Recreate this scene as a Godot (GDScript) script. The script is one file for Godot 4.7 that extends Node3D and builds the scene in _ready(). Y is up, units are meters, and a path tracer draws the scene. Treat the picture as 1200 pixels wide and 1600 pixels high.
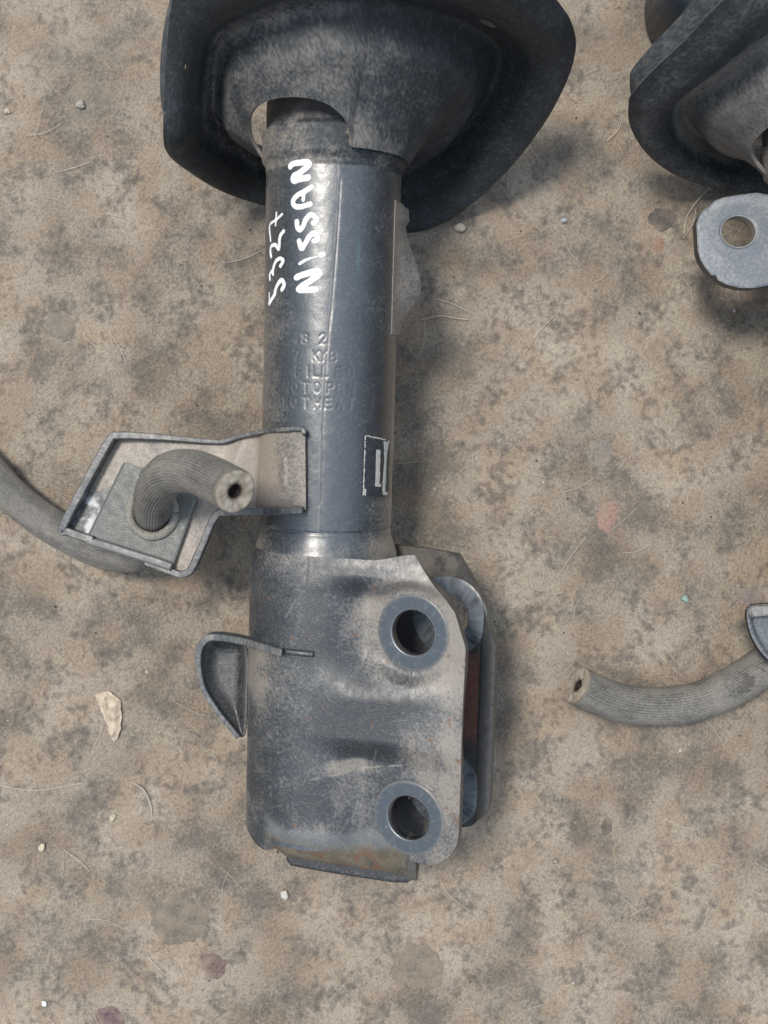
extends Node3D
# Used suspension struts lying on a dusty concrete yard floor. All shape work is done in millimetres and committed in metres.

const MM := 0.001
var used := {}
var mat := {}
var nz_mid: FastNoiseLite
var nz_fine: FastNoiseLite
var nz_speck: FastNoiseLite
var nz_low: FastNoiseLite
var rng := RandomNumberGenerator.new()

const DUST := Color(0.275, 0.242, 0.205)
const PAINT := Color(0.016, 0.020, 0.025)

func _ready() -> void:
	rng.seed = 7
	# --- camera, sky, light, exposure
	var cam := Camera3D.new()
	cam.name = "camera"
	cam.fov = 50.4
	cam.near = 0.01
	cam.far = 30.0
	add_child(cam)
	cam.transform = Transform3D(Basis(Vector3(1, 0, 0), Vector3(0, 0, -1), Vector3(0, 1, 0)), Vector3(0, 0.47, 0))
	cam.current = true
	var lens := CameraAttributesPhysical.new()
	lens.frustum_focal_length = 25.5
	lens.frustum_focus_distance = 0.425
	lens.frustum_near = 0.01
	lens.frustum_far = 30.0
	lens.exposure_aperture = 8.0
	cam.attributes = lens
	var we := WorldEnvironment.new()
	we.name = "daylight"
	var env := Environment.new()
	env.background_mode = Environment.BG_SKY
	var sm := ProceduralSkyMaterial.new()
	sm.sky_top_color = Color(0.90, 0.96, 1.04)
	sm.sky_horizon_color = Color(0.27, 0.28, 0.30)
	sm.sky_curve = 0.5
	sm.ground_bottom_color = Color(0.40, 0.36, 0.32)
	sm.ground_horizon_color = Color(0.55, 0.53, 0.50)
	sm.sky_energy_multiplier = 0.76
	var sky := Sky.new()
	sky.sky_material = sm
	env.sky = sky
	env.tonemap_mode = Environment.TONE_MAPPER_LINEAR
	env.tonemap_exposure = 1.86
	env.sdfgi_enabled = true
	env.ssao_enabled = true
	env.ssil_enabled = true
	we.environment = env
	add_child(we)
	var sun := DirectionalLight3D.new()
	sun.name = "overcast_sun"
	sun.light_energy = 0.5
	sun.light_color = Color(1.0, 0.97, 0.93)
	sun.light_angular_distance = 13.0
	sun.shadow_enabled = true
	add_child(sun)
	sun.look_at_from_position(Vector3(-0.31, 1.0, -0.25), Vector3.ZERO)

	noises()
	materials()
	ground()
	struts()
	hoses()
	debris()

# ------------------------------------------------------------------ helpers
func numbered(called: String) -> String:
	if not used.has(called):
		used[called] = 0
		return called
	used[called] += 1
	return "%s_%03d" % [called, used[called]]

func thing(called: String, label: String, category: String, at_mm := Vector3.ZERO, group := "") -> Node3D:
	var o := Node3D.new()
	o.name = numbered(called)
	add_child(o)
	o.position = at_mm * MM
	tag(o, label, category, group)
	return o

func tag(o: Node, label: String, category: String, group := "") -> void:
	o.set_meta("label", label)
	if category != "":
		o.set_meta("category", category)
	if group != "":
		o.set_meta("group", group)

func put(called: String, mesh: ArrayMesh, m: Material, parent: Node, xf := Transform3D()) -> MeshInstance3D:
	var o := MeshInstance3D.new()
	o.name = numbered(called) if parent == self else called
	o.mesh = mesh
	o.material_override = m
	parent.add_child(o, true)
	o.transform = Transform3D(xf.basis, xf.origin * MM)
	return o

func noise(s: int, f: float, oct: int) -> FastNoiseLite:
	var n := FastNoiseLite.new()
	n.seed = s
	n.noise_type = FastNoiseLite.TYPE_SIMPLEX_SMOOTH
	n.frequency = f
	n.fractal_type = FastNoiseLite.FRACTAL_FBM if oct > 1 else FastNoiseLite.FRACTAL_NONE
	n.fractal_octaves = oct
	return n

func noises() -> void:
	nz_low = noise(3, 0.022, 3)
	nz_mid = noise(11, 0.10, 4)
	nz_fine = noise(23, 0.75, 2)
	nz_speck = noise(31, 1.9, 1)

func ss(a: float, b: float, x: float) -> float:
	return smoothstep(a, b, x)

func box1(a: float, b: float, c: float, d: float, x: float) -> float:
	return smoothstep(a, b, x) * (1.0 - smoothstep(c, d, x))

func smax(a: float, b: float, k: float) -> float:
	var h := clampf(0.5 + 0.5 * (a - b) / k, 0.0, 1.0)
	return lerpf(b, a, h) + k * h * (1.0 - h)

# paint under a grey film of road dust that cakes to tan: amount about 0 (clean) to 1 (caked)
func skin(p: Vector3, amount: float, base := PAINT, dustc := DUST) -> Color:
	var k := amount + nz_mid.get_noise_3dv(p) * 0.24 + nz_fine.get_noise_3dv(p) * 0.34
	var film := smoothstep(-0.05, 0.75, k)
	var cake := smoothstep(0.28, 1.05, k)
	var c := base.lerp(Color(0.060, 0.073, 0.086), film * 0.85)
	c = c.lerp(dustc, cake * 0.92)
	var s := nz_speck.get_noise_3dv(p + Vector3(40, 0, 9))
	if s > 0.40:
		c = c.lerp(Color(0.26, 0.255, 0.24), (s - 0.40) * (0.9 if base.r > 0.0175 else 0.4))
	elif s < -0.55 and film > 0.3:
		c = c.lerp(base, 0.5)
	return c

# a sheet over a grid of points (i across, j along); keep has one byte per cell; thickness makes a shell with walls
func sheet(nu: int, nv: int, pos: Callable, col: Callable, thickness := 0.0, keep := PackedByteArray(), wrap_u := false, edge := Color(0.20, 0.175, 0.15), flip := false, push := Vector3.ZERO) -> ArrayMesh:
	var P := PackedVector3Array()
	P.resize(nu * nv)
	for j in nv:
		for i in nu:
			P[j * nu + i] = pos.call(i, j)
	var N := PackedVector3Array()
	N.resize(nu * nv)
	var sgn := -1.0 if flip else 1.0
	for j in nv:
		var j0 := maxi(j - 1, 0)
		var j1 := mini(j + 1, nv - 1)
		for i in nu:
			var i0 := (i - 1 + nu) % nu if wrap_u else maxi(i - 1, 0)
			var i1 := (i + 1) % nu if wrap_u else mini(i + 1, nu - 1)
			var n := (P[j * nu + i1] - P[j * nu + i0]).cross(P[j1 * nu + i] - P[j0 * nu + i])
			N[j * nu + i] = n.normalized() * sgn if n.length_squared() > 1e-14 else Vector3.UP
	var C := PackedColorArray()
	C.resize(nu * nv)
	for j in nv:
		for i in nu:
			var q := j * nu + i
			C[q] = col.call(P[q], N[q], i, j)
	var I := PackedInt32Array()
	var cu := nu if wrap_u else nu - 1
	var all := keep.is_empty()
	var n0 := nu * nv
	if thickness > 0.0:
		for q in n0:
			P.append(P[q] - (N[q] if push == Vector3.ZERO else push) * thickness)
			N.append(-N[q])
			C.append(C[q])
	for j in nv - 1:
		for i in cu:
			if not all and keep[j * cu + i] == 0:
				continue
			var a := j * nu + i
			var b := j * nu + (i + 1) % nu
			var c := a + nu
			var d := b + nu
			if flip:
				I.append_array([a, b, c, b, d, c])
			else:
				I.append_array([a, c, b, b, c, d])
			if thickness > 0.0:
				if flip:
					I.append_array([a + n0, c + n0, b + n0, b + n0, c + n0, d + n0])
				else:
					I.append_array([a + n0, b + n0, c + n0, b + n0, d + n0, c + n0])
				var sides := [[a, b, 0, -1], [d, c, 0, 1], [c, a, -1, 0], [b, d, 1, 0]]
				for s in sides:
					var ii: int = i + s[2]
					var jj: int = j + s[3]
					if wrap_u:
						ii = (ii + cu) % cu
					var there := ii >= 0 and jj >= 0 and ii < cu and jj < nv - 1
					if there and not all:
						there = keep[jj * cu + ii] != 0
					if there:
						continue
					var pa := P[s[0]]
					var pb := P[s[1]]
					var pc := P[s[0] + n0]
					var pd := P[s[1] + n0]
					var wn := (pb - pa).cross(N[s[0]])
					wn = wn.normalized() * sgn
					var k := P.size()
					P.append_array([pa, pb, pc, pd])
					N.append_array([wn, wn, wn, wn])
					C.append_array([edge, edge, edge, edge])
					if flip:
						I.append_array([k, k + 2, k + 1, k + 1, k + 2, k + 3])
					else:
						I.append_array([k, k + 1, k + 2, k + 1, k + 3, k + 2])
	return commit(P, N, C, I)

func commit(P: PackedVector3Array, N: PackedVector3Array, C: PackedColorArray, I: PackedInt32Array) -> ArrayMesh:
	var V := PackedVector3Array()
	V.resize(P.size())
	for k in P.size():
		V[k] = P[k] * MM
	var A := []
	A.resize(Mesh.ARRAY_MAX)
	A[Mesh.ARRAY_VERTEX] = V
	A[Mesh.ARRAY_NORMAL] = N
	A[Mesh.ARRAY_COLOR] = C
	A[Mesh.ARRAY_INDEX] = I
	var m := ArrayMesh.new()
	m.add_surface_from_arrays(Mesh.PRIMITIVE_TRIANGLES, A)
	return m

# Catmull-Rom through points, resampled evenly to n points
func smooth_path(pts: Array, n: int, closed := false) -> PackedVector3Array:
	var dense := PackedVector3Array()
	var cnt := pts.size()
	var segs := cnt if closed else cnt - 1
	for s in segs:
		var p0: Vector3 = pts[(s - 1 + cnt) % cnt] if closed else pts[maxi(s - 1, 0)]
		var p1: Vector3 = pts[s]
		var p2: Vector3 = pts[(s + 1) % cnt]
		var p3: Vector3 = pts[(s + 2) % cnt] if closed else pts[mini(s + 2, cnt - 1)]
		for k in 24:
			dense.append(p1.cubic_interpolate(p2, p0, p3, k / 24.0))
	dense.append(pts[0] if closed else pts[cnt - 1])
	var L := PackedFloat32Array([0.0])
	for k in range(1, dense.size()):
		L.append(L[k - 1] + dense[k].distance_to(dense[k - 1]))
	var out := PackedVector3Array()
	var k := 0
	for q in n:
		var want := L[L.size() - 1] * q / (n if closed else n - 1)
		while k < dense.size() - 2 and L[k + 1] < want:
			k += 1
		var span := maxf(L[k + 1] - L[k], 1e-6)
		out.append(dense[k].lerp(dense[k + 1], clampf((want - L[k]) / span, 0.0, 1.0)))
	return out

# frames along a path: array of [tangent, side, up]
func frames_on(path: PackedVector3Array, up := Vector3.UP) -> Array:
	var out := []
	var ref := up
	for k in path.size():
		var t := (path[mini(k + 1, path.size() - 1)] - path[maxi(k - 1, 0)]).normalized()
		var side := t.cross(ref).normalized()
		var u := side.cross(t).normalized()
		ref = u
		out.append([t, side, u])
	return out

# closed profile (points across, up) swept along a path, ends closed
func sweep(path: PackedVector3Array, profile: PackedVector2Array, col: Callable, up := Vector3.UP, keep_up := false, taper = null, capped := true) -> ArrayMesh:
	var fr := frames_on(path, up)
	var np := profile.size()
	var nv := path.size()
	var pos := func(i: int, j: int) -> Vector3:
		var jj := clampi(j - 1, 0, nv - 1) if capped else j
		var f: Array = fr[jj]
		var s: Vector3 = f[1]
		var u: Vector3 = f[2]
		if keep_up:
			s = (f[0] as Vector3).cross(up).normalized()
			u = up
		var w := 1.0 if taper == null else float(taper.call(jj / float(nv - 1)))
		if capped and (j == 0 or j == nv + 1):
			return path[jj]
		return path[jj] + (s * profile[i].x + u * profile[i].y) * w
	return sheet(np, nv + 2 if capped else nv, pos, col, 0.0, PackedByteArray(), true, Color.BLACK, true)

func round_rect(w: float, h: float, r: float, n := 4) -> PackedVector2Array:
	var o := PackedVector2Array()
	for c in 4:
		var cx := (w / 2 - r) * (1 if c == 0 or c == 3 else -1)
		var cy := (h / 2 - r) * (1 if c < 2 else -1)
		for k in n + 1:
			var a := (c + k / float(n)) * PI / 2
			o.append(Vector2(cx + cos(a) * r, cy + sin(a) * r))
	return o

func circle_profile(r: float, n: int) -> PackedVector2Array:
	var o := PackedVector2Array()
	for k in n:
		o.append(Vector2(cos(TAU * k / n), sin(TAU * k / n)) * r)
	return o

func poly_sdf(p: Vector2, poly: PackedVector2Array) -> float:
	var d := 1e9
	var inside := false
	var n := poly.size()
	var b := poly[n - 1]
	for k in n:
		var a := poly[k]
		var e := b - a
		var w := p - a
		d = minf(d, (w - e * clampf(w.dot(e) / maxf(e.dot(e), 1e-9), 0.0, 1.0)).length_squared())
		if (a.y > p.y) != (b.y > p.y) and p.x < (b.x - a.x) * (p.y - a.y) / (b.y - a.y) + a.x:
			inside = not inside
		b = a
	return -sqrt(d) if inside else sqrt(d)

# everything where field(x, y) < 0, lifted by place(x, y, distance inside): cut on a grid whose rim follows the outline
func cut_sheet(lo: Vector2, hi: Vector2, cell: float, field: Callable, place: Callable, col: Callable, thickness: float, edge := Color(0.12, 0.11, 0.10), push := Vector3.ZERO) -> ArrayMesh:
	var nu := int(ceil((hi.x - lo.x) / cell)) + 1
	var nv := int(ceil((hi.y - lo.y) / cell)) + 1
	var D := PackedFloat32Array()
	D.resize(nu * nv)
	for j in nv:
		for i in nu:
			D[j * nu + i] = field.call(lo + Vector2(i, j) * cell)
	var keep := PackedByteArray()
	keep.resize((nu - 1) * (nv - 1))
	var touch := PackedByteArray()
	touch.resize(nu * nv)
	for j in nv - 1:
		for i in nu - 1:
			var q := j * nu + i
			if D[q] + D[q + 1] + D[q + nu] + D[q + nu + 1] < 0.0:
				keep[j * (nu - 1) + i] = 1
				touch[q] += 1
				touch[q + 1] += 1
				touch[q + nu] += 1
				touch[q + nu + 1] += 1
	var pos := func(i: int, j: int) -> Vector3:
		var q := j * nu + i
		var p := lo + Vector2(i, j) * cell
		var d := D[q]
		if touch[q] > 0 and touch[q] < 4 and i > 0 and j > 0 and i < nu - 1 and j < nv - 1:
			var g := Vector2(D[q + 1] - D[q - 1], D[q + nu] - D[q - nu]) / (2.0 * cell)
			if g.length_squared() > 0.05:
				p -= g / g.length_squared() * d
				d = 0.0
		return place.call(p.x, p.y, maxf(-d, 0.0))
	return sheet(nu, nv, pos, col, thickness, keep, false, edge, true, push)

# ------------------------------------------------------------------ materials
func tile(size: int, f: Callable) -> ImageTexture:
	var d := PackedByteArray()
	d.resize(size * size)
	for y in size:
		for x in size:
			d[y * size + x] = clampi(int(float(f.call(x, y)) * 255.0), 0, 255)
	return ImageTexture.create_from_image(Image.create_from_data(size, size, false, Image.FORMAT_L8, d))

func base_mat(rough: Texture2D, relief: Texture2D, depth_cm: float, scale: float) -> StandardMaterial3D:
	var m := StandardMaterial3D.new()
	m.vertex_color_use_as_albedo = true
	m.roughness = 1.0
	m.roughness_texture = rough
	m.uv1_triplanar = true
	m.uv1_scale = Vector3.ONE * scale
	if relief:
		m.heightmap_enabled = true
		m.heightmap_texture = relief
		m.heightmap_scale = depth_cm
	return m

func materials() -> void:
	var a := noise(51, 0.03, 4).get_seamless_image(384, 384)
	var b := noise(52, 0.16, 2).get_seamless_image(384, 384)
	var da := a.get_data()
	var db := b.get_data()
	var rough := tile(384, func(x, y): return 0.24 + 0.28 * da[y * 384 + x] / 255.0 + 0.12 * (db[y * 384 + x] / 255.0 - 0.5))
	var matt := tile(384, func(x, y): return 0.62 + 0.30 * da[y * 384 + x] / 255.0)
	var relief := tile(384, func(x, y): return 0.35 * da[y * 384 + x] / 255.0 + 0.65 * db[y * 384 + x] / 255.0)
	mat.paint = base_mat(rough, relief, 0.006, 22.0)
	var satin := tile(384, func(x, y): return 0.34 + 0.34 * da[y * 384 + x] / 255.0)
	mat.dusty = base_mat(satin, relief, 0.012, 22.0)
	mat.dusty.metallic_specular = 0.75
	mat.tube = base_mat(rough, relief, 0.005, 22.0)
	mat.tube.metallic_specular = 1.0
	mat.tube.clearcoat_enabled = true
	mat.tube.clearcoat = 0.85
	mat.tube.clearcoat_roughness = 0.36
	var dull := tile(384, func(x, y): return 0.44 + 0.30 * da[y * 384 + x] / 255.0)
	mat.seat = base_mat(dull, relief, 0.006, 22.0)
	mat.stone = base_mat(matt, relief, 0.02, 30.0)
	mat.stone.metallic_specular = 0.2
	mat.rubber = base_mat(matt, relief, 0.010, 30.0)
	mat.metal = base_mat(rough, relief, 0.003, 30.0)
	mat.metal.metallic = 0.85
	mat.marker = base_mat(matt, null, 0.0, 22.0)
	mat.sticker = base_mat(rough, null, 0.0, 22.0)
	mat.chip = base_mat(matt, relief, 0.02, 40.0)
	mat.hair = StandardMaterial3D.new()
	mat.hair.albedo_color = Color(0.80, 0.77, 0.72)
	mat.hair.roughness = 0.5

# ------------------------------------------------------------------ ground
const TILE_MM := 450.0
func ground_mat() -> StandardMaterial3D:
	var S := 1640
	var n1 := noise(61, 0.0045, 4).get_seamless_image(S, S).get_data()
	var n2 := noise(62, 0.013, 6).get_seamless_image(S, S).get_data()
	var n3 := noise(63, 0.058, 5).get_seamless_image(S, S).get_data()
	var n4 := noise(64, 0.42, 2).get_seamless_image(S, S).get_data()
	var n5 := noise(65, 0.010, 4).get_seamless_image(S, S).get_data()
	var n6 := noise(66, 0.14, 3).get_seamless_image(S, S).get_data()
	var rgb := PackedByteArray()
	rgb.resize(S * S * 3)
	var hgt := PackedByteArray()
	hgt.resize(S * S)
	var tan_ := Color(0.300, 0.256, 0.204)   # settled dust
	var clay := Color(0.276, 0.219, 0.163)
	var grey := Color(0.168, 0.150, 0.127)   # bare cement
	var black := Color(0.050, 0.045, 0.041)
	var lut := PackedByteArray()
	for k in 1025:
		lut.append(int(255.0 * Color(k / 1024.0, 0, 0).linear_to_srgb().r + 0.5))
	var inv := 1.0 / 255.0
	var seed_ := 12345
	for q in S * S:
		var a := n1[q] * inv
		var b := n2[q] * inv
		var c := n3[q] * inv
		var d := n4[q] * inv
		var e := n5[q] * inv
		var h := n6[q] * inv
		# how much dust lies in the hollows of the cement
		var t := clampf((0.46 * b + 0.22 * a + 0.14 * (1.0 - c) + 0.18 * h - 0.35) * 5.4, 0.0, 1.0)
		t = 0.22 + 0.78 * t
		var w := clampf((e - 0.40) * 3.5, 0.0, 1.0)
		var r := lerpf(grey.r, lerpf(tan_.r, clay.r, w), t)
		var g := lerpf(grey.g, lerpf(tan_.g, clay.g, w), t)
		var l := lerpf(grey.b, lerpf(tan_.b, clay.b, w), t)
		# dark pits, drawn out by the trowel
		var s := clampf((c - 0.61 + 0.50 * (0.5 - b) + 0.45 * (a - 0.5) + 0.45 * (h - 0.5)) * 4.4, 0.0, 1.0) * 0.42
		r = lerpf(r, black.r, s)
		g = lerpf(g, black.g, s)
		l = lerpf(l, black.b, s)
		# single sand grains
		seed_ = (seed_ * 1103515245 + 12345) & 0x7fffffff
		var grain := (seed_ >> 8) & 0xfff
		if grain < 34:
			r = lerpf(r, 0.46, 0.6)
			g = lerpf(g, 0.42, 0.6)
			l = lerpf(l, 0.36, 0.6)
		elif grain < 110:
			r *= 0.45
			g *= 0.45
			l *= 0.45
		var f := (0.34 + 0.74 * d + 0.44 * h + (grain & 255) * 0.0008) * (0.70 + 0.60 * a)
		rgb[q * 3] = lut[clampi(int(r * f * 1024.0), 0, 1024)]
		rgb[q * 3 + 1] = lut[clampi(int(g * f * 1024.0), 0, 1024)]
		rgb[q * 3 + 2] = lut[clampi(int(l * f * 1024.0), 0, 1024)]
		hgt[q] = clampi(int((0.18 * b + 0.34 * h + 0.40 * d - 0.30 * s + 0.18) * 255.0), 0, 255)
	var m := StandardMaterial3D.new()
	m.albedo_texture = ImageTexture.create_from_image(Image.create_from_data(S, S, false, Image.FORMAT_RGB8, rgb))
	m.heightmap_enabled = true
	m.heightmap_texture = ImageTexture.create_from_image(Image.create_from_data(S, S, false, Image.FORMAT_L8, hgt))
	m.heightmap_scale = 0.15
	m.roughness = 0.92
	return m

func ground_h(x: float, z: float) -> float:
	return -0.55 + 0.5 * nz_low.get_noise_2d(x, z) + 0.18 * nz_mid.get_noise_2d(x, z)

func ground() -> void:
	var n := 260
	var P := PackedVector3Array()
	var N := PackedVector3Array()
	var U := PackedVector2Array()
	var I := PackedInt32Array()
	# fine in the middle, widening outwards
	var at := func(k: int) -> float:
		var t := k / float(n - 1) * 2.0 - 1.0
		return 300.0 * t + 2200.0 * pow(absf(t), 9.0) * signf(t)
	for j in n:
		for i in n:
			var x: float = at.call(i)
			var z: float = at.call(j)
			P.append(Vector3(x, ground_h(x, z), z) * MM)
			var e := 1.0
			N.append(Vector3(ground_h(x - e, z) - ground_h(x + e, z), 2.0 * e, ground_h(x, z - e) - ground_h(x, z + e)).normalized())
			U.append(Vector2(x, z) / TILE_MM)
	for j in n - 1:
		for i in n - 1:
			var a := j * n + i
			I.append_array([a, a + 1, a + n, a + 1, a + n + 1, a + n])
	var A := []
	A.resize(Mesh.ARRAY_MAX)
	A[Mesh.ARRAY_VERTEX] = P
	A[Mesh.ARRAY_NORMAL] = N
	A[Mesh.ARRAY_TEX_UV] = U
	A[Mesh.ARRAY_INDEX] = I
	var m := ArrayMesh.new()
	m.add_surface_from_arrays(Mesh.PRIMITIVE_TRIANGLES, A)
	var g := put("concrete_ground", m, ground_mat(), self)
	g.set_meta("kind", "structure")
	tag(g, "dusty brown concrete ground with dark stains under the struts", "ground")
	# aggregate stones worn flush with the surface: [x, z, rx, rz, turn, colour]
	var stones := [
		[-88.0, 177.0, 15.0, 11.0, 0.1, Color(0.165, 0.150, 0.125)], [-74.0, 196.0, 6.5, 6.0, 0.6, Color(0.17, 0.125, 0.115)],
		[-119.0, 220.0, 7.0, 6.0, 0.0, Color(0.16, 0.115, 0.12)], [120.0, -126.5, 6.6, 5.4, 0.0, Color(0.12, 0.105, 0.098)],
		[118.5, -116.0, 3.2, 4.0, 0.4, Color(0.32, 0.20, 0.155)], [127.0, -113.0, 5.5, 3.0, 0.2, Color(0.26, 0.235, 0.205)],
		[97.0, 1.0, 5.0, 7.5, 0.2, Color(0.31, 0.20, 0.17)], [93.0, -25.0, 6.0, 8.0, -0.3, Color(0.22, 0.20, 0.175)],
		[158.0, 37.0, 7.0, 5.0, 0.3, Color(0.22, 0.185, 0.18)], [96.0, 136.0, 3.2, 4.6, 0.3, Color(0.13, 0.115, 0.10)],
		[105.0, 129.0, 2.8, 5.0, 0.5, Color(0.13, 0.115, 0.105)], [15.0, 197.0, 13.0, 10.0, 0.5, Color(0.19, 0.165, 0.135)],
		[-127.0, -178.0, 9.0, 10.0, 0.4, Color(0.20, 0.18, 0.15)], [-140.0, -80.0, 8.0, 6.0, 0.9, Color(0.20, 0.18, 0.155)],
	]
	for s in stones:
		var k: Array = s
		var c0 := Vector2(k[0], k[1])
		var reach: float = maxf(k[2], k[3]) * 1.5 + 1.0
		var field := func(p: Vector2) -> float:
			var v := p.rotated(-float(k[4]))
			var mn: float = minf(k[2], k[3])
			var d := (Vector2(v.x / k[2], v.y / k[3]).length() - 1.0) * mn
			return d + mn * 0.30 * nz_low.get_noise_2d(p.x * 2.2 + c0.x, p.y * 2.2 + c0.y) + mn * 0.16 * nz_mid.get_noise_2d(p.x * 1.6 + c0.x, p.y * 1.6)
		var place := func(x: float, z: float, d: float) -> Vector3:
			var wx := x + c0.x
			var wz := z + c0.y
			return Vector3(wx, ground_h(wx, wz) - 0.10 + 0.34 * ss(0.0, 1.6, d) + 0.22 * nz_mid.get_noise_2d(wx * 2.0, wz * 2.0) * ss(0.0, 1.0, d), wz)
		var col := func(p: Vector3, _n: Vector3, _i: int, _j: int) -> Color:
			var c := (k[5] as Color) * (1.0 + 0.7 * nz_fine.get_noise_3dv(p * 1.4))
			return c.lerp(Color(0.29, 0.24, 0.186), clampf(0.30 + 0.9 * nz_mid.get_noise_3dv(p), 0.0, 0.85))
		put("stone", cut_sheet(Vector2(-reach, -reach), Vector2(reach, reach), 0.5, field, place, col, 0.6, Color(0.10, 0.088, 0.075)), mat.stone, g)

# ------------------------------------------------------------------ struts
var O1 := Vector3(-22.55, 44.0, 0.0)
var T1: Transform3D

func axis_frame(o: Vector3, w: Vector3, roll: float) -> Transform3D:
	w = w.normalized()
	var h := Vector3.UP.cross(w).normalized()
	var n := w.cross(h)
	var c := cos(roll)
	var s := sin(roll)
	return Transform3D(Basis(h * c + n * s, n * c - h * s, w), o)

func struts() -> void:
	T1 = axis_frame(O1, Vector3(-0.0285, -0.11, 1.0), 0.0)
	var B1 := axis_frame(O1, Vector3(-0.0285, -0.11, 1.0), deg_to_rad(25.0))
	var base := Vector3(-24.0, 0.0, 60.0)
	var rel := Transform3D(Basis(), -base)
	var s1 := thing("suspension_strut", "black suspension strut with white handwritten marks on its tube, lying nearest the middle", "suspension strut", base)
	var tube_mesh := tube()
	var body := bracket()
	var ring := boss_ring()
	var liner := hole_liner()
	var pad := lower_pad()
	var lip := bottom_lip()
	put("tube", tube_mesh, mat.tube, s1, rel * T1)
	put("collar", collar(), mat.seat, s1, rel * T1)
	clevis(s1, rel * B1, body, ring, liner, pad, lip)
	lettering(s1, rel * T1)
	sticker(s1, rel * T1)
	put("weld_lug", side_lug(), mat.dusty, s1, rel * T1)
	hose_tray(s1, rel)
	line_tab(s1, rel)
	var rim1 := [Vector3(-80.8, 72, -138.1), Vector3(-81.9, 58, -135.7), Vector3(-75.9, 40, -133.6), Vector3(-64.9, 20, -131.6), Vector3(-50.3, 8, -129.9), Vector3(-33, 2, -127.2), Vector3(-11.1, 0.3, -123.9),
		Vector3(15.2, 0.2, -121.1), Vector3(27.4, 4, -124.7), Vector3(39.2, 11, -131.8), Vector3(50.1, 22, -139.7), Vector3(60, 36, -149.3), Vector3(66.7, 50, -158.1), Vector3(70.1, 62, -165.6), Vector3(69.9, 74, -170),
		Vector3(66.2, 86, -172.8), Vector3(59.1, 98, -175.1), Vector3(45.9, 115, -177.5), Vector3(19.4, 140, -180.5), Vector3(-4.3, 150, -180.7), Vector3(-30.8, 143, -178.9), Vector3(-52.3, 128, -177),
		Vector3(-70.7, 106, -171.3), Vector3(-74.6, 95, -163.2), Vector3(-77.7, 84, -152.1)]
	seat(s1, rel, T1, Vector3(-5, 74, -152), rim1, 0)
	# the second strut
	var O2 := Vector3(172.4, 57.0, -133.6)
	var w2 := Vector3(211.0, 32.0, 77.3) - O2
	O2 += w2.normalized() * 133.0
	var T2 := axis_frame(O2, w2, 0.0)
	var B2 := axis_frame(O2, w2, deg_to_rad(25.0))
	var base2 := Vector3(200.0, 0.0, 60.0)
	var rel2 := Transform3D(Basis(), -base2)
	var s2 := thing("suspension_strut", "second black suspension strut at the right edge, with a pale holed plate on its side", "suspension strut", base2)
	put("tube", tube_mesh, mat.tube, s2, rel2 * T2)
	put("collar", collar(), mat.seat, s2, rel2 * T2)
	clevis(s2, rel2 * B2, body, ring, liner, pad, lip)
	link_plate(s2, rel2)
	clamp_plate(s2, rel2)
	var rim2 := [Vector3(91.2, 66, -154), Vector3(91.9, 61, -153.0), Vector3(94.6, 50, -150.4), Vector3(104.6, 34, -144.4), Vector3(117.3, 22, -140.2), Vector3(135.3, 10, -138.3), Vector3(159.3, 3, -137.4), Vector3(179.7, 0.3, -137.7), Vector3(198.2, 2, -140.4),
		Vector3(222, 14, -148), Vector3(240, 36, -158), Vector3(250, 72, -170), Vector3(243, 105, -184), Vector3(225, 132, -192), Vector3(196, 148, -196), Vector3(165, 149, -193), Vector3(136, 137, -183), Vector3(112.3, 115, -168.7),
		Vector3(108.6, 108, -166.1), Vector3(102.6, 95, -161.5), Vector3(97.4, 85, -158.5), Vector3(93.4, 75, -155.9), Vector3(91.9, 70, -154.8)]
	seat(s2, rel2, T2, Vector3(172, 73, -162), rim2, 1)
	var boot := func(i: int, j: int) -> Vector3:
		var t := TAU * i / 72.0
		var r: float = [20.0, 21.5, 22.0, 21.0, 18.0, 12.0, 0.0][j]
		var y: float = [0.0, 4.0, 22.0, 33.0, 39.0, 42.0, 43.0][j]
		return Vector3(133.0 + cos(t) * r, y, -214.0 + sin(t) * r)
	put("bump_cup", sheet(72, 7, boot, func(p: Vector3, _n: Vector3, _i: int, _j: int) -> Color: return skin(p, 0.12, Color(0.022, 0.030, 0.042)), 0.0, PackedByteArray(), true, Color.BLACK, false), mat.paint, s2, rel2)

func clevis(s: Node3D, xf: Transform3D, body: ArrayMesh, ring: ArrayMesh, liner: ArrayMesh, pad: ArrayMesh, lip: ArrayMesh) -> void:
	var b := put("clevis_bracket", body, mat.dusty, s, xf)
	for hz in HOLES:
		var up := Transform3D(Basis(), Vector3(hz.x, 16.0, hz.y))
		put("boss_ring", ring, mat.paint, b, up)
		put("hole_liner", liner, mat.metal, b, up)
		put("inner_pad", pad, mat.paint, b, Transform3D(Basis(), Vector3(hz.x, -19.0, hz.y)))
	put("bottom_lip", lip, mat.dusty, s, xf)

# -------- tube: local z runs along the axis towards the bracket, angle from straight up
const R0 := 25.5
func tube_r(z: float) -> float:
	var r := R0
	r += 1.5 * box1(-143.5, -141.0, -132.5, -129.5, z)
	r += 2.6 * ss(6.0, 17.0, z)
	r -= 0.35 * exp(-pow((z - 5.2) / 0.5, 2.0))
	return r

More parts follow.
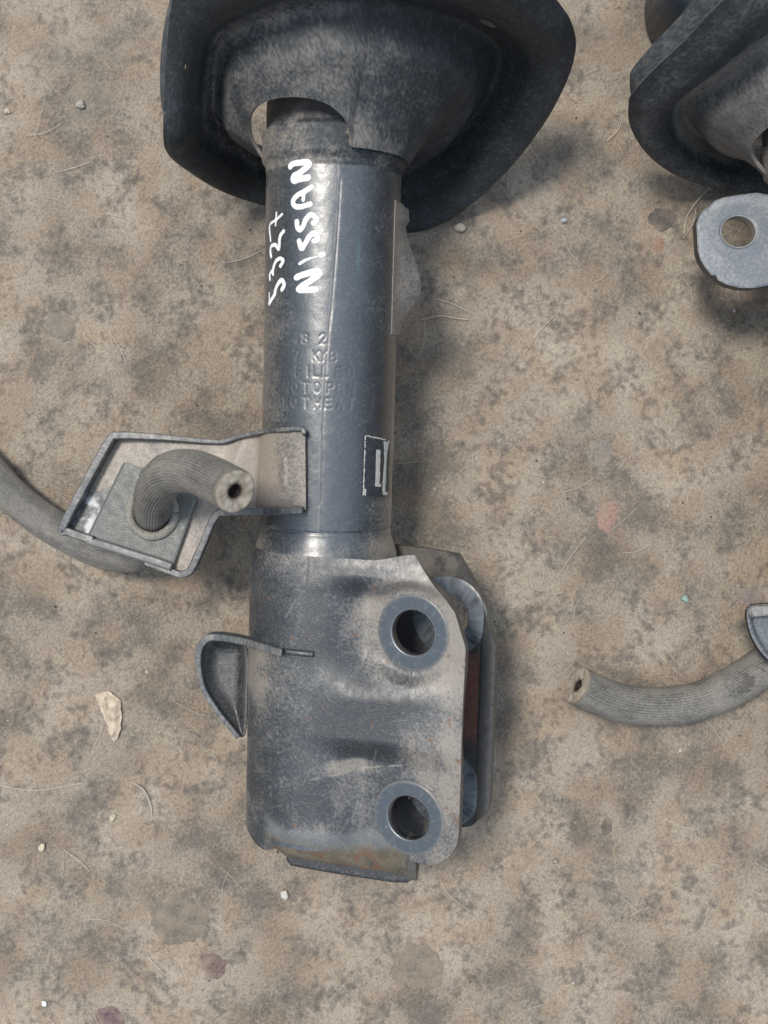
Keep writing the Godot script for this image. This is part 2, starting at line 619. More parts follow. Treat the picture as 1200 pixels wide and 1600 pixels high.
const FONT := {
	"A": [[0, 6, 2, 0, 4, 6], [0.8, 3.8, 3.2, 3.8]], "B": [[0, 0, 0, 6, 2.6, 6, 3.6, 5.2, 3.6, 3.8, 2.6, 3, 0, 3], [2.4, 3, 3.3, 2.2, 3.3, 0.8, 2.4, 0, 0, 0]],
	"D": [[0, 0, 0, 6, 2.2, 6, 3.7, 4.6, 3.7, 1.4, 2.2, 0, 0, 0]], "E": [[3.6, 0, 0, 0, 0, 6, 3.6, 6], [0, 3, 3, 3]], "F": [[3.6, 0, 0, 0, 0, 6], [0, 3, 3, 3]],
	"H": [[0, 0, 0, 6], [3.8, 0, 3.8, 6], [0, 3, 3.8, 3]], "I": [[2, 0, 2, 6]], "K": [[0, 0, 0, 6], [3.6, 0, 0, 3.4], [1, 2.6, 3.8, 6]], "L": [[0, 0, 0, 6, 3.4, 6]],
	"N": [[0, 6, 0, 0, 3.8, 6, 3.8, 0]], "O": [[2, 0, 0.5, 0.9, 0, 3, 0.5, 5.1, 2, 6, 3.5, 5.1, 4, 3, 3.5, 0.9, 2, 0]], "P": [[0, 6, 0, 0, 2.6, 0, 3.7, 0.8, 3.7, 2.4, 2.6, 3.2, 0, 3.2]],
	"T": [[0, 0, 4, 0], [2, 0, 2, 6]], "Y": [[0, 0, 2, 3, 4, 0], [2, 3, 2, 6]], "2": [[0, 1.4, 0.8, 0.2, 2.8, 0, 3.8, 1.2, 3.2, 2.8, 0, 6, 3.9, 6]],
	"4": [[3, 6, 3, 0, 0, 4.2, 4, 4.2]], "7": [[0, 0, 4, 0, 1.6, 6]], "8": [[2, 3, 0.5, 2.2, 0.5, 0.7, 2, 0, 3.5, 0.7, 3.5, 2.2, 2, 3, 0.1, 3.9, 0.1, 5.3, 2, 6, 3.9, 5.3, 3.9, 3.9, 2, 3]],
}

func tube() -> ArrayMesh:
	var ang := PackedFloat32Array()
	for k in 262:
		ang.append(lerpf(-98.0, 98.0, k / 261.0))
	for k in range(1, 34):
		ang.append(lerpf(98.0, 262.0, k / 34.0))
	var zs := PackedFloat32Array()
	for k in 30:
		zs.append(lerpf(-225.0, -146.0, k / 30.0))
	for k in 470:
		zs.append(lerpf(-146.0, 24.0, k / 470.0))
	for k in 34:
		zs.append(lerpf(24.0, 126.0, k / 33.0))
	var nu := ang.size()
	var nv := zs.size()
	# stamped characters pressed into the wall
	var press := PackedFloat32Array()
	press.resize(nu * nv)
	var da := deg_to_rad(196.0 / 261.0) * R0
	var dz := 170.0 / 470.0
	var rows := [["482", [-11.8, -8.0, -1.3], -65.8], ["7KYB", [-11.3, -3.7, -1.2, 2.7], -59.6], ["FILLED", [-10.3, -6.6, -3.4, -0.1, 4.9, 9.2], -54.0], ["NOTOPEN", [-15.4, -11.8, -7.4, -3.1, 1.9, 5.6, 9.7], -48.2], ["DONOTHEAT", [-24.6, -20.6, -15.9, -11.8, -7.3, -2.8, 1.2, 5.6, 9.8], -42.6]]
	for row in rows:
		for c in (row[0] as String).length():
			var strokes: Array = FONT[row[0][c]]
			for st in strokes:
				for k in range(0, st.size() - 2, 2):
					var p := Vector2(row[1][c] + (st[k] - 2.0) * 0.56, row[2] + (st[k + 1] - 3.0) * 0.60)
					var q := Vector2(row[1][c] + (st[k + 2] - 2.0) * 0.56, row[2] + (st[k + 3] - 3.0) * 0.60)
					var i0 := maxi(0, int((minf(p.x, q.x) - 1.0 + deg_to_rad(98.0) * R0) / da))
					var i1 := mini(261, int((maxf(p.x, q.x) + 1.0 + deg_to_rad(98.0) * R0) / da) + 1)
					var j0 := 30 + int((minf(p.y, q.y) - 1.0 + 146.0) / dz)
					var j1 := 30 + int((maxf(p.y, q.y) + 1.0 + 146.0) / dz) + 1
					for j in range(j0, j1 + 1):
						for i in range(i0, i1 + 1):
							var v := Vector2(deg_to_rad(ang[i]) * R0, zs[j])
							var e := q - p
							var d := (v - p - e * clampf((v - p).dot(e) / maxf(e.dot(e), 1e-6), 0.0, 1.0)).length()
							press[j * nu + i] = maxf(press[j * nu + i], 1.0 - ss(0.12, 0.62, d))
	var seam_at := func(z: float) -> float:
		return 1.2 - (z + 80.0) * 0.0 + 2.4 * ss(-60.0, -126.0, z) - 2.0 * ss(-90.0, -30.0, z)
	var marks := scratches(34, Vector2(-36, -135), Vector2(38, 8), 9)
	var pos := func(i: int, j: int) -> Vector3:
		var th := deg_to_rad(ang[i])
		var z := zs[j]
		var a := th * R0
		var r := tube_r(z)
		r -= 0.11 * press[j * nu + i]
		if absf(a) < 8.0 and z > -124.0 and z < -4.0:
			var d: float = a - float(seam_at.call(z))
			r -= 0.16 * exp(-pow(d / 0.45, 2.0)) * box1(-124, -121, -8, -4, z)
		if z > -143.0 and z < 26.0:
			r += 0.10 * nz_mid.get_noise_3d(a, z, 7.0) + 0.12 * nz_low.get_noise_3d(a, z * 0.6, 1.0)
		return Vector3(sin(th) * r, cos(th) * r, z)
	var col := func(p: Vector3, _n: Vector3, i: int, j: int) -> Color:
		var z := p.z
		var a := deg_to_rad(ang[i]) * R0
		var u := 0.10
		u += 0.22 * (1.0 - ss(-24.0, -12.0, a))
		u += 0.16 * box1(-32, -26, -14, -8, a) * box1(-100, -85, -35, -25, z)
		u += 0.45 * ss(31.0, 36.5, a) + 0.10 * ss(12.0, 26.0, a)
		u += (0.22 * (1.0 - ss(-140.0, -124.0, z)) * (1.0 - ss(-8.0, 6.0, a)) + 0.42 * (1.0 - ss(-136.0, -124.0, z))) * ss(-150.0, -140.0, z)
		u += 0.30 * ss(2.0, 12.0, z)
		u += 0.35 * box1(14, 20, 40, 44, a) * box1(-9, -5, 30, 40, z)
		u += 0.22 * (1.0 - ss(-34.0, -26.0, a))
		u += 0.25 * nz_low.get_noise_3d(a, z, 0.0)
		var paint := PAINT.lerp(Color(0.035, 0.047, 0.060), box1(-22, -6, 8, 18, a))  # bluish sheen of the lit upper face, painted into the base tone
		var c := skin(p, u, paint)
		c = c.lerp(Color(0.060, 0.046, 0.036), 0.85 * (1.0 - ss(-150.0, -141.0, z)))  # shade under the overhanging seat neck, painted on as dark brown
		if i < 262 and z > -146.0:
			c = scratched(c, Vector2(a, z), marks, Color(0.21, 0.21, 0.205))
		# scratches along the tube, a greenish rub mark and the seam
		if z > -127.0 and z < 6.0:
			var d: float = a - float(seam_at.call(z))
			if absf(d) < 1.4:
				c = c.lerp(Color(0.02, 0.02, 0.02), 0.8 * exp(-pow((d) / 0.28, 2.0)) * ss(-124, -90, z))
				c = c.lerp(Color(0.36, 0.34, 0.31), 0.75 * exp(-pow((d + 0.62) / 0.22, 2.0)) * (0.4 + 0.6 * ss(-0.2, 0.3, nz_mid.get_noise_2d(z * 0.6, 3.0))))
			var gd := a - 11.1
			c = c.lerp(Color(0.05, 0.16, 0.12), 0.55 * exp(-pow(gd / 0.5, 2.0)) * box1(-120, -112, -95, -82, z) * ss(-0.3, 0.2, nz_mid.get_noise_2d(a * 3.0, z * 0.5)))
		var pr := press[j * nu + i]
		if pr > 0.02:
			c = c.lerp(Color(0.012, 0.013, 0.015), 0.28 * pr)
			c = c.lerp(Color(0.27, 0.265, 0.25), (0.12 + 0.30 * ss(-47.5, -45.0, z)) * pr * ss(-0.25, 0.35, nz_mid.get_noise_3d(a, z, 70.0)))
		return c
	return sheet(nu, nv, pos, col, 0.0, PackedByteArray(), true, Color.BLACK, true)

# -------- clevis bracket: one folded sheet, local x towards the bolts, y square to the upper flange
const HOLES := [Vector2(45.4, 39.6), Vector2(46.0, 109.6)]
const HOLE_R := 8.55
const RB := 29.5

func body_r(z: float) -> float:
	return lerpf(tube_r(z) + 0.12, RB, ss(13.5, 25.0, z))

# random fine scratches on a surface laid out flat: [from, to, half width]
func scratches(count: int, lo: Vector2, hi: Vector2, sd: int) -> Array:
	var r := RandomNumberGenerator.new()
	r.seed = sd
	var out := []
	for k in count:
		var p := Vector2(r.randf_range(lo.x, hi.x), r.randf_range(lo.y, hi.y))
		var a := r.randf() * TAU
		out.append([p, p + Vector2(cos(a), sin(a)) * r.randf_range(1.5, 9.0), r.randf_range(0.06, 0.17)])
	return out

func scratched(c: Color, p: Vector2, list: Array, tone: Color) -> Color:
	for s in list:
		var a: Vector2 = s[0]
		var w := p - a
		if absf(w.x) > 10.0 or absf(w.y) > 10.0:
			continue
		var e: Vector2 = s[1] - a
		var d := (w - e * clampf(w.dot(e) / e.dot(e), 0.0, 1.0)).length()
		if d < s[2] * 2.0:
			c = c.lerp(tone, (0.15 + 2.2 * s[2]) * (1.0 - ss(s[2] * 0.6, s[2] * 2.0, d)))
	return c

func upper_y(x: float, z: float) -> float:
	var r := body_r(z)
	var circ := sqrt(maxf(r * r - x * x, 0.0)) if x < r else 0.0
	var hull := circ if x < 6.0 else maxf(sqrt(r * r - 36.0) - 0.205 * (x - 6.0), 16.0)
	var flat := smax(circ, 16.0, 5.0)
	var pk := maxf(box1(19.0, 30.0, 47.0, 66.0, z), ss(80.0, 91.0, z))
	pk *= 0.8 + 0.2 * ss(10.0, 26.0, x)
	var y := lerpf(hull, minf(flat, hull), pk)
	for h in HOLES:   # flat seat for the bolt washers
		y = lerpf(y, 16.0, 1.0 - ss(14.4, 20.0, Vector2(x, z).distance_to(h)))
	# end of the sheet rolled down towards the lip
	return lerpf(y, tab_y(x), tab_bend(z) * box1(-9.0, -5.0, 43.5, 47.0, x))

func tab_y(x: float) -> float:
	return 11.5 - 0.17 * (x - 20.0)

func tab_bend(z: float) -> float:
	return pow(clampf((z - 119.0) / 17.0, 0.0, 1.0), 2.0)

func bracket() -> ArrayMesh:
	var sx := PackedFloat32Array()   # section samples: kind 0 upper x, 1 arc angle, 2 lower x
	var kind := PackedByteArray()
	for k in 166:
		sx.append(lerpf(66.0, 8.0, k / 165.0)); kind.append(0)
	var a0 := rad_to_deg(asin(8.0 / RB))
	for k in range(1, 130):
		sx.append(lerpf(a0, -95.0, k / 129.0)); kind.append(1)
	for k in range(1, 40):
		sx.append(lerpf(-95.0, -196.0, k / 39.0)); kind.append(1)
	for k in range(1, 40):
		sx.append(lerpf(9.0, 40.0, k / 39.0)); kind.append(2)
	for k in range(1, 70):
		sx.append(lerpf(40.0, 66.0, k / 69.0)); kind.append(2)
	var nu := sx.size()
	var nv := 330
	var zr := func(i: int) -> Vector2:
		var x := sx[i]
		if kind[i] == 1:
			var t := ss(a0, -60.0, x)
			return Vector2(13.5, lerpf(129.0, 122.5, ss(-16.0, -75.0, x)) if x < -11.0 else lerpf(136.0, 129.0, ss(-9.5, -11.0, x)))
		var lo := 13.5 - 2.7 * ss(30.0, 46.0, x)
		if x > 46.0:
			lo = 10.8 + (x - 46.0) * 1.28
		if x > 61.5:
			lo += (x - 61.5) * 1.4
		if kind[i] == 2:
			lo = 13.5 + ss(30.0, 48.0, x) + maxf(x - 48.0, 0.0) * 1.40 + maxf(x - 60.0, 0.0) * 1.6
		var xe := 66.0
		var hi := 126.2 if kind[i] == 0 else 124.5
		var c := xe - 14.5
		if x > c:
			hi = hi - 14.5 + sqrt(maxf(14.5 * 14.5 - (x - c) * (x - c), 0.0))
		if kind[i] == 0 and x < 46.5:
			hi = lerpf(136.0, 126.2, ss(45.4, 46.4, x))
		if kind[i] == 2 and x < 46.5:
			hi = lerpf(138.0, 124.5, ss(37.0, 38.0, x))
		return Vector2(lo, hi)
	var snap := func(p: Vector2) -> Vector2:
		for h in HOLES:
			var d: Vector2 = p - h
			if absf(d.length() - HOLE_R) < 0.36:
				return h + d.normalized() * HOLE_R
		return p
	var at2 := func(i: int, j: int) -> Vector2:
		var r: Vector2 = zr.call(i)
		return Vector2(sx[i], lerpf(r.x, r.y, j / float(nv - 1)))
	var pos := func(i: int, j: int) -> Vector3:
		var p: Vector2 = at2.call(i, j)
		if kind[i] == 1:
			var r := body_r(p.y)
			var a := deg_to_rad(p.x)
			var y := cos(a) * r
			if a > -0.6:
				y = lerpf(y, tab_y(sin(a) * r), tab_bend(p.y) * ss(-9.0, -5.0, sin(a) * r))
			var dent := 0.25 * nz_low.get_noise_3d(p.x * 0.5, p.y, 9.0)
			return Vector3(sin(a) * (r + dent), y + cos(a) * dent, p.y)
		p = snap.call(p)
		if kind[i] == 0:
			return Vector3(p.x, upper_y(p.x, p.y) + 0.2 * nz_low.get_noise_3d(p.x * 0.8, p.y, 2.0) * ss(66, 58, p.x) * ss(14.5, 22.0, minf(p.distance_to(HOLES[0]), p.distance_to(HOLES[1]))), p.y)
		var rr := RB
		var circ := sqrt(maxf(rr * rr - p.x * p.x, 0.0)) if p.x < rr else 0.0
		return Vector3(p.x, -smax(circ, 22.0, 5.0) + 1.8 * ss(59.0, 65.0, p.x), p.y)
	var cu := nu - 1
	var keep := PackedByteArray()
	keep.resize(cu * (nv - 1))
	for j in nv - 1:
		for i in cu:
			keep[j * cu + i] = 1
			if kind[i] == 1 or kind[i + 1] == 1:
				continue
			var m: Vector2 = (at2.call(i, j) + at2.call(i + 1, j + 1)) / 2.0
			for h in HOLES:
				if m.distance_to(h) < HOLE_R:
					keep[j * cu + i] = 0
	var marks := scratches(30, Vector2(-24, 18), Vector2(64, 124), 5)
	var tint := Color(0.25, 0.195, 0.105)
	var col := func(p: Vector3, n: Vector3, i: int, _j: int) -> Color:
		var x := p.x
		var z := p.z
		if kind[i] == 2:
			var c2 := skin(p, -0.12, Color(0.012, 0.014, 0.016))
			c2 = c2.lerp(Color(0.13, 0.055, 0.038), 0.9 * box1(48, 53, 58.0, 60.0, x) * box1(50, 58, 84, 92, z))
			c2 = c2.lerp(Color(0.13, 0.11, 0.09), 0.65 * (1.0 - ss(24, 32, z)) * ss(-0.5, 0.3, nz_mid.get_noise_3dv(p)))
			return c2.lerp(Color(0.060, 0.066, 0.070), 0.7 * ss(60.0, 62.0, x))
		var u := 0.39
		u += 0.28 * (1.0 - ss(-27.0, -18.0, x)) * (1.0 if kind[i] == 1 else 0.0)
		var d1 := Vector2(x, z).distance_to(HOLES[0])
		var d2 := Vector2(x, z).distance_to(HOLES[1])
		u += 0.45 * box1(13, 15, 20, 27, d1) + 0.22 * box1(13, 15, 19, 26, d2)
		u += 0.40 * ss(56.0, 61.0, x) * box1(28, 40, 96, 106, z)
		u -= 0.20 * box1(0, 20, 40, 60, x) * box1(48, 64, 76, 90, z)
		u -= 0.30 * box1(4, 9, 15, 20, x) * maxf(box1(26, 34, 50, 56, z), box1(94, 100, 112, 118, z))  # these three lines paint the shade of pocket creases and end walls
		u -= 0.20 * box1(15, 22, 34, 46, x) * box1(15.5, 19, 24, 29, z)
		u -= 0.18 * box1(6, 20, 34, 52, x) * box1(76, 84, 87.0, 94, z)
		u += 0.42 * box1(14, 18, 26, 34, x) * box1(89, 91, 93, 97, z)
		u += 0.45 * box1(-28, -24, -12, -4, x) * box1(45, 52, 62, 74, z)
		u -= 0.25 * box1(-32, -27, -19, -12, x) * box1(96, 100, 108, 114, z)
		u += 0.55 * nz_low.get_noise_3d(x, z, 4.0)
		u += 0.25 * (1.0 - ss(13.5, 17.0, z)) * ss(20, 30, x)
		var c := skin(p, u, Color(0.019, 0.023, 0.028))
		c = scratched(c, Vector2(x, z), marks, Color(0.27, 0.26, 0.245))
		# chips down to rust
		var chip := nz_mid.get_noise_3dv(p * 1.7 + Vector3(50, 3, 8)) + 0.25 * ss(58, 64, x)
		c = c.lerp(Color(0.15, 0.075, 0.04), 0.8 * ss(0.52, 0.60, chip))
		# scratches under the rib
		var l1 := absf((z - 94.5) - 0.42 * (12.0 - x) * -1.0 * 0.0 - 0.24 * (x - 24.0) * -1.0)
		c = c.lerp(Color(0.33, 0.30, 0.26), 0.7 * (1.0 - ss(0.1, 0.45, l1)) * box1(8, 12, 44, 47, x) * ss(-0.35, 0.1, nz_mid.get_noise_2d(x, z)))
		# heat tint from welding at the bottom end
		var hz := z + 2.6 * nz_mid.get_noise_2d(x * 0.7, 3.0) + 3.5 * pow(absf(x - 20.0) / 24.0, 2.0)
		var hx := box1(-10.0, -5.0, 44.0, 47.0, x)
		c = c.lerp(Color(0.20, 0.215, 0.22), 0.50 * box1(117.0, 121.0, 124.0, 128.0, hz) * hx)
		c = c.lerp(tint, 0.55 * ss(122.0, 128.0, hz) * hx * (0.7 + 0.5 * nz_mid.get_noise_3dv(p)))
		c = c.lerp(Color(0.17, 0.075, 0.04), 0.75 * ss(-0.1, 0.4, nz_mid.get_noise_3dv(p * 1.3)) * box1(4, 12, 30, 40, x) * box1(125, 129, 138, 140, z))
		return c
	return sheet(nu, nv, pos, col, 3.0, keep, false, Color(0.085, 0.075, 0.066))

func boss_ring() -> ArrayMesh:
	var rad := [8.45, 8.9, 10.0, 11.5, 13.0, 13.8, 14.2]
	var hgt := [0.02, 0.34, 0.36, 0.36, 0.36, 0.32, -0.1]
	var pos := func(i: int, j: int) -> Vector3:
		var a := TAU * i / 96.0
		return Vector3(cos(a) * rad[j], hgt[j], sin(a) * rad[j])
	var col := func(p: Vector3, _n: Vector3, _i: int, j: int) -> Color:
		var c := skin(p, 0.05, Color(0.075, 0.093, 0.112), Color(0.22, 0.22, 0.21))
		return c.lerp(Color(0.26, 0.24, 0.21), 0.45 if j >= 5 else 0.0)
	return sheet(96, 7, pos, col, 0.0, PackedByteArray(), true)

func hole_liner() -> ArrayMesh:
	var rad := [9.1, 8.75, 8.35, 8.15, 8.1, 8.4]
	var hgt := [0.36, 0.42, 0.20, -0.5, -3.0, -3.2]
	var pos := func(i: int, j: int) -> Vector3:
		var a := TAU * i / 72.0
		return Vector3(cos(a) * rad[j], hgt[j], sin(a) * rad[j])
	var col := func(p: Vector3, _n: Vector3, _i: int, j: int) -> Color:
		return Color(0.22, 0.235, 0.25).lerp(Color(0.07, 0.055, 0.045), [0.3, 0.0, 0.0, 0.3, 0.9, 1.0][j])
	return sheet(72, 6, pos, col, 0.0, PackedByteArray(), true, Color.BLACK, true)

func lower_pad() -> ArrayMesh:
	var rad := [8.3, 8.5, 8.9, 13.4, 15.0, 16.0]
	var hgt := [-1.0, 0.3, 0.5, 0.5, 0.3, -0.1]
	var pos := func(i: int, j: int) -> Vector3:
		var a := TAU * i / 80.0
		return Vector3(cos(a) * rad[j], hgt[j], sin(a) * rad[j])
	var col := func(p: Vector3, _n: Vector3, _i: int, _j: int) -> Color:
		return Color(0.15, 0.172, 0.195).lerp(Color(0.022, 0.026, 0.030), clampf(0.40 + 0.9 * nz_mid.get_noise_3dv(p) + 0.5 * nz_fine.get_noise_3dv(p), 0.0, 0.95))
	return sheet(80, 6, pos, col, 0.0, PackedByteArray(), true)

func bottom_lip() -> ArrayMesh:
	var poly := PackedVector2Array([Vector2(-6.5, 131), Vector2(-6.5, 138), Vector2(-4.5, 139.8), Vector2(5, 140.2), Vector2(20, 140.4), Vector2(36, 140.4), Vector2(42.5, 139.6), Vector2(45.0, 137), Vector2(45.6, 131)])
	var field := func(p: Vector2) -> float: return poly_sdf(p, poly)
	var place := func(x: float, z: float, d: float) -> Vector3:
		return Vector3(x, tab_y(x) - 1.2 + 0.8 * ss(0.0, 0.9, d), z)
	var col := func(p: Vector3, _n: Vector3, _i: int, _j: int) -> Color: return skin(p, 0.02, Color(0.018, 0.019, 0.021))
	return cut_sheet(Vector2(-9, 129), Vector2(50, 143), 0.5, field, place, col, 3.4, Color(0.03, 0.03, 0.032), Vector3.UP)

# -------- white marker characters, read from the bracket end upwards
func collar() -> ArrayMesh:
	var nv := 80
	var pos := func(i: int, j: int) -> Vector3:
		var th := TAU * i / 420.0
		var z := lerpf(-153.0, -127.4, j / float(nv - 1))
		var r := tube_r(z) + 0.22 * ss(-127.4, -128.6, z) + 0.02 + 0.12 * nz_mid.get_noise_3d(th * R0, z, 3.0)
		return Vector3(sin(th) * r, cos(th) * r, z)
	var col := func(p: Vector3, _n: Vector3, i: int, _j: int) -> Color:
		var a := wrapf(TAU * i / 420.0, -PI, PI) * R0
		var u := 0.30 + 0.42 * (1.0 - ss(-16.0, 2.0, a)) * ss(-146.0, -138.0, p.z) + 0.3 * nz_low.get_noise_3dv(p * 2.0)
		u += 0.3 * ss(0.1, 0.4, nz_low.get_noise_3dv(p * 3.0 + Vector3(9, 9, 9)))
		return skin(p, u).lerp(Color(0.055, 0.043, 0.034), 0.85 * (1.0 - ss(-150.0, -141.0, p.z)))  # dark brown end: shade inside the seat arch put into the colour
	return sheet(420, nv, pos, col, 0.0, PackedByteArray(), true, Color.BLACK, true)

func lettering(s: Node3D, xf: Transform3D) -> void:
	var marks := [
		[[2.05, [-15.5, -127.0, -14.7, -127.8, -11.5, -128.0, -8.3, -128.0, -8.1, -126.7, -11.4, -124.4, -13.9, -123.3, -13.9, -121.8, -11.4, -122.2, -8.0, -122.6]]],
		[[1.7, [-6.7, -119.2, -9.4, -117.8, -12.6, -116.3, -14.1, -114.5, -13.0, -112.8, -10.7, -112.5, -7.0, -113.3]], [1.2, [-9.4, -118.2, -9.8, -114.9]]],
		[[1.7, [-12.2, -107.3, -11.9, -105.4, -10.8, -104.4, -9.5, -105.9, -8.5, -108.1, -6.7, -109.7, -5.1, -108.8, -4.5, -107.5, -5.6, -106.7]]],
		[[1.7, [-11.1, -100.5, -10.0, -97.8, -8.7, -99.5, -7.1, -101.9, -5.4, -103.2, -4.4, -102.3, -4.1, -100.8, -5.3, -100.4]]],
		[[1.05, [-10.7, -92.5, -8.6, -93.6]], [0.75, [-8.6, -93.6, -6.6, -94.3]], [0.45, [-6.6, -94.3, -4.0, -94.9]], [1.7, [-2.7, -95.5, -1.9, -95.7]]],
		[[2.05, [-11.9, -87.6, -8.5, -88.7, -3.9, -89.7, -3.3, -88.6, -6.4, -86.3, -10.9, -83.3, -4.3, -83.3]]],
		[[0.9, [-19.3, -110.4, -22.8, -108.8, -27.9, -107.3, -27.2, -103.1, -26.8, -101.6]], [0.8, [-22.7, -111.3, -23.1, -106.8]]],
		[[1.3, [-18.3, -104.4, -20.3, -102.3, -20.8, -98.2, -22.9, -99.8, -26.1, -99.6, -26.9, -97.7, -26.1, -95.9]]],
		[[1.3, [-19.7, -92.0, -18.3, -93.8, -20.1, -94.7, -22.7, -93.7, -24.5, -90.9, -24.4, -89.4]], [1.1, [-24.5, -90.9, -27.1, -89.4, -26.8, -87.6]]],
		[[1.45, [-18.6, -83.5, -17.5, -85.1, -18.7, -86.9, -20.8, -85.7, -22.7, -83.3, -23.0, -81.9, -27.1, -78.8]], [0.6, [-27.3, -82.8, -27.1, -78.8]]],
	]
	for mk in marks:
		var lo := Vector2(1e6, 1e6)
		var hi := -lo
		var seg := []
		for st in mk:
			var pts := []
			for k in range(0, st[1].size(), 2):
				pts.append(Vector3(st[1][k], st[1][k + 1], 0))
			var path := smooth_path(pts, maxi(pts.size() * 4, 4))
			for k in path.size() - 1:
				seg.append([Vector2(path[k].x, path[k].y), Vector2(path[k + 1].x, path[k + 1].y), st[0] * 0.55])
				lo = lo.min(Vector2(path[k].x, path[k].y)).min(Vector2(path[k + 1].x, path[k + 1].y))
				hi = hi.max(Vector2(path[k].x, path[k].y)).max(Vector2(path[k + 1].x, path[k + 1].y))
		var field := func(p: Vector2) -> float:
			var d := 1e6
			for g in seg:
				var e: Vector2 = g[1] - g[0]
				var w: Vector2 = p - g[0]
				d = minf(d, (w - e * clampf(w.dot(e) / maxf(e.dot(e), 1e-6), 0.0, 1.0)).length() - g[2])
			return d + 0.10 * nz_fine.get_noise_2d(p.x * 1.2, p.y * 1.2)
		var place := func(a: float, z: float, d: float) -> Vector3:
			var r := tube_r(z) + 0.16 + 0.14 * ss(0.0, 0.5, d)
			return Vector3(sin(a / R0) * r, cos(a / R0) * r, z)
		var col := func(p: Vector3, _n: Vector3, _i: int, _j: int) -> Color:
			return Color(0.90, 0.90, 0.90).lerp(Color(0.55, 0.57, 0.58), 0.7 * ss(0.05, 0.55, nz_mid.get_noise_3dv(p * 2.4) + 0.5 * nz_fine.get_noise_3dv(p * 2.0)))
		var m := cut_sheet(lo - Vector2.ONE * 1.6, hi + Vector2.ONE * 1.6, 0.2, field, place, col, 0.12, Color(0.7, 0.71, 0.71))
		put("painted_character", m, mat.marker, s, xf)

func sticker(s: Node3D, xf: Transform3D) -> void:
	var patch := func(poly: PackedVector2Array, lift: float, c: Color, rag: float) -> ArrayMesh:
		var lo := Vector2(1e6, 1e6)
		var hi := -lo
		for p in poly:
			lo = lo.min(p)
			hi = hi.max(p)
		var field := func(p: Vector2) -> float: return poly_sdf(p, poly) + rag * nz_fine.get_noise_2d(p.x, p.y)
		var place := func(a: float, z: float, _d: float) -> Vector3:
			var r := tube_r(z) + lift
			return Vector3(sin(a / R0) * r, cos(a / R0) * r, z)
		var col := func(p: Vector3, _n: Vector3, _i: int, _j: int) -> Color: return skin(p, 0.02, c, Color(0.25, 0.23, 0.2))
		return cut_sheet(lo - Vector2.ONE, hi + Vector2.ONE, 0.25, field, place, col, 0.1, c)
	var lab: MeshInstance3D = put("torn_sticker", patch.call(PackedVector2Array([Vector2(15.6, -31.0), Vector2(26.5, -29.3), Vector2(30.5, -28.0), Vector2(30.8, -9.0), Vector2(27.0, -7.9), Vector2(15.4, -9.2)]), 0.28, Color(0.028, 0.034, 0.042), 0.3), mat.sticker, s, xf)
	tag(lab, "torn black sticker with ragged white edges", "")
	var white := Color(0.50, 0.49, 0.46)
	var scraps := [
		PackedVector2Array([Vector2(15.3, -31.2), Vector2(15.7, -31.2), Vector2(15.6, -9.2), Vector2(15.1, -9.2)]),
		PackedVector2Array([Vector2(15.0, -11.4), Vector2(16.6, -11.2), Vector2(16.4, -9.0), Vector2(15.2, -9.1)]),
		PackedVector2Array([Vector2(15.6, -31.3), Vector2(26.6, -29.6), Vector2(26.6, -29.2), Vector2(15.6, -30.9)]),
		PackedVector2Array([Vector2(21.0, -25.8), Vector2(23.3, -25.7), Vector2(23.3, -13.0), Vector2(24.4, -12.9), Vector2(24.2, -11.8), Vector2(20.9, -12.1)]),
		PackedVector2Array([Vector2(25.2, -29.0), Vector2(27.3, -28.6), Vector2(29.4, -29.0), Vector2(28.0, -25.0), Vector2(27.4, -20.0), Vector2(27.6, -14.0), Vector2(27.2, -9.6), Vector2(29.6, -9.4), Vector2(29.2, -8.4), Vector2(26.0, -8.6), Vector2(25.2, -11.0), Vector2(25.6, -16.0), Vector2(26.2, -22.0)]),
	]
	for p in scraps:
		put("sticker_scrap", patch.call(p, 0.52, white, 0.25), mat.sticker, lab)

func side_lug() -> ArrayMesh:
	var nv := 110
	var nu := 70
	var bulge := func(z: float) -> float:
		return 1.4 + 7.0 * pow(box1(-120.0, -88.0, -86.0, -68.0, z), 1.7) + 1.6 * box1(-117.5, -116.5, -112.5, -110.0, z)
	var pos := func(i: int, j: int) -> Vector3:
		var z := lerpf(-118.0, -69.0, j / float(nv - 1))
		var u := i / float(nu - 1)
		var b: float = bulge.call(z)
		if u < 0.45:
			var a := deg_to_rad(lerpf(66.0, 92.0, u / 0.45))
			var r := R0 + 0.25 + b * pow(u / 0.45, 2.2)
			return Vector3(sin(a) * r, cos(a) * r, z)
		var t := (u - 0.45) / 0.55
		return Vector3(R0 + 0.25 + b - 1.5 * t * t, -0.9 - t * 14.0 * sqrt(maxf(box1(-119, -104, -84, -68, z), 0.02)), z)
	var col := func(p: Vector3, _n: Vector3, i: int, _j: int) -> Color:
		return skin(p, 0.62 + 0.2 * ss(30, 5, i), Color(0.045, 0.055, 0.066))
	return sheet(nu, nv, pos, col, 2.4, PackedByteArray(), false, Color(0.2, 0.18, 0.16), true)

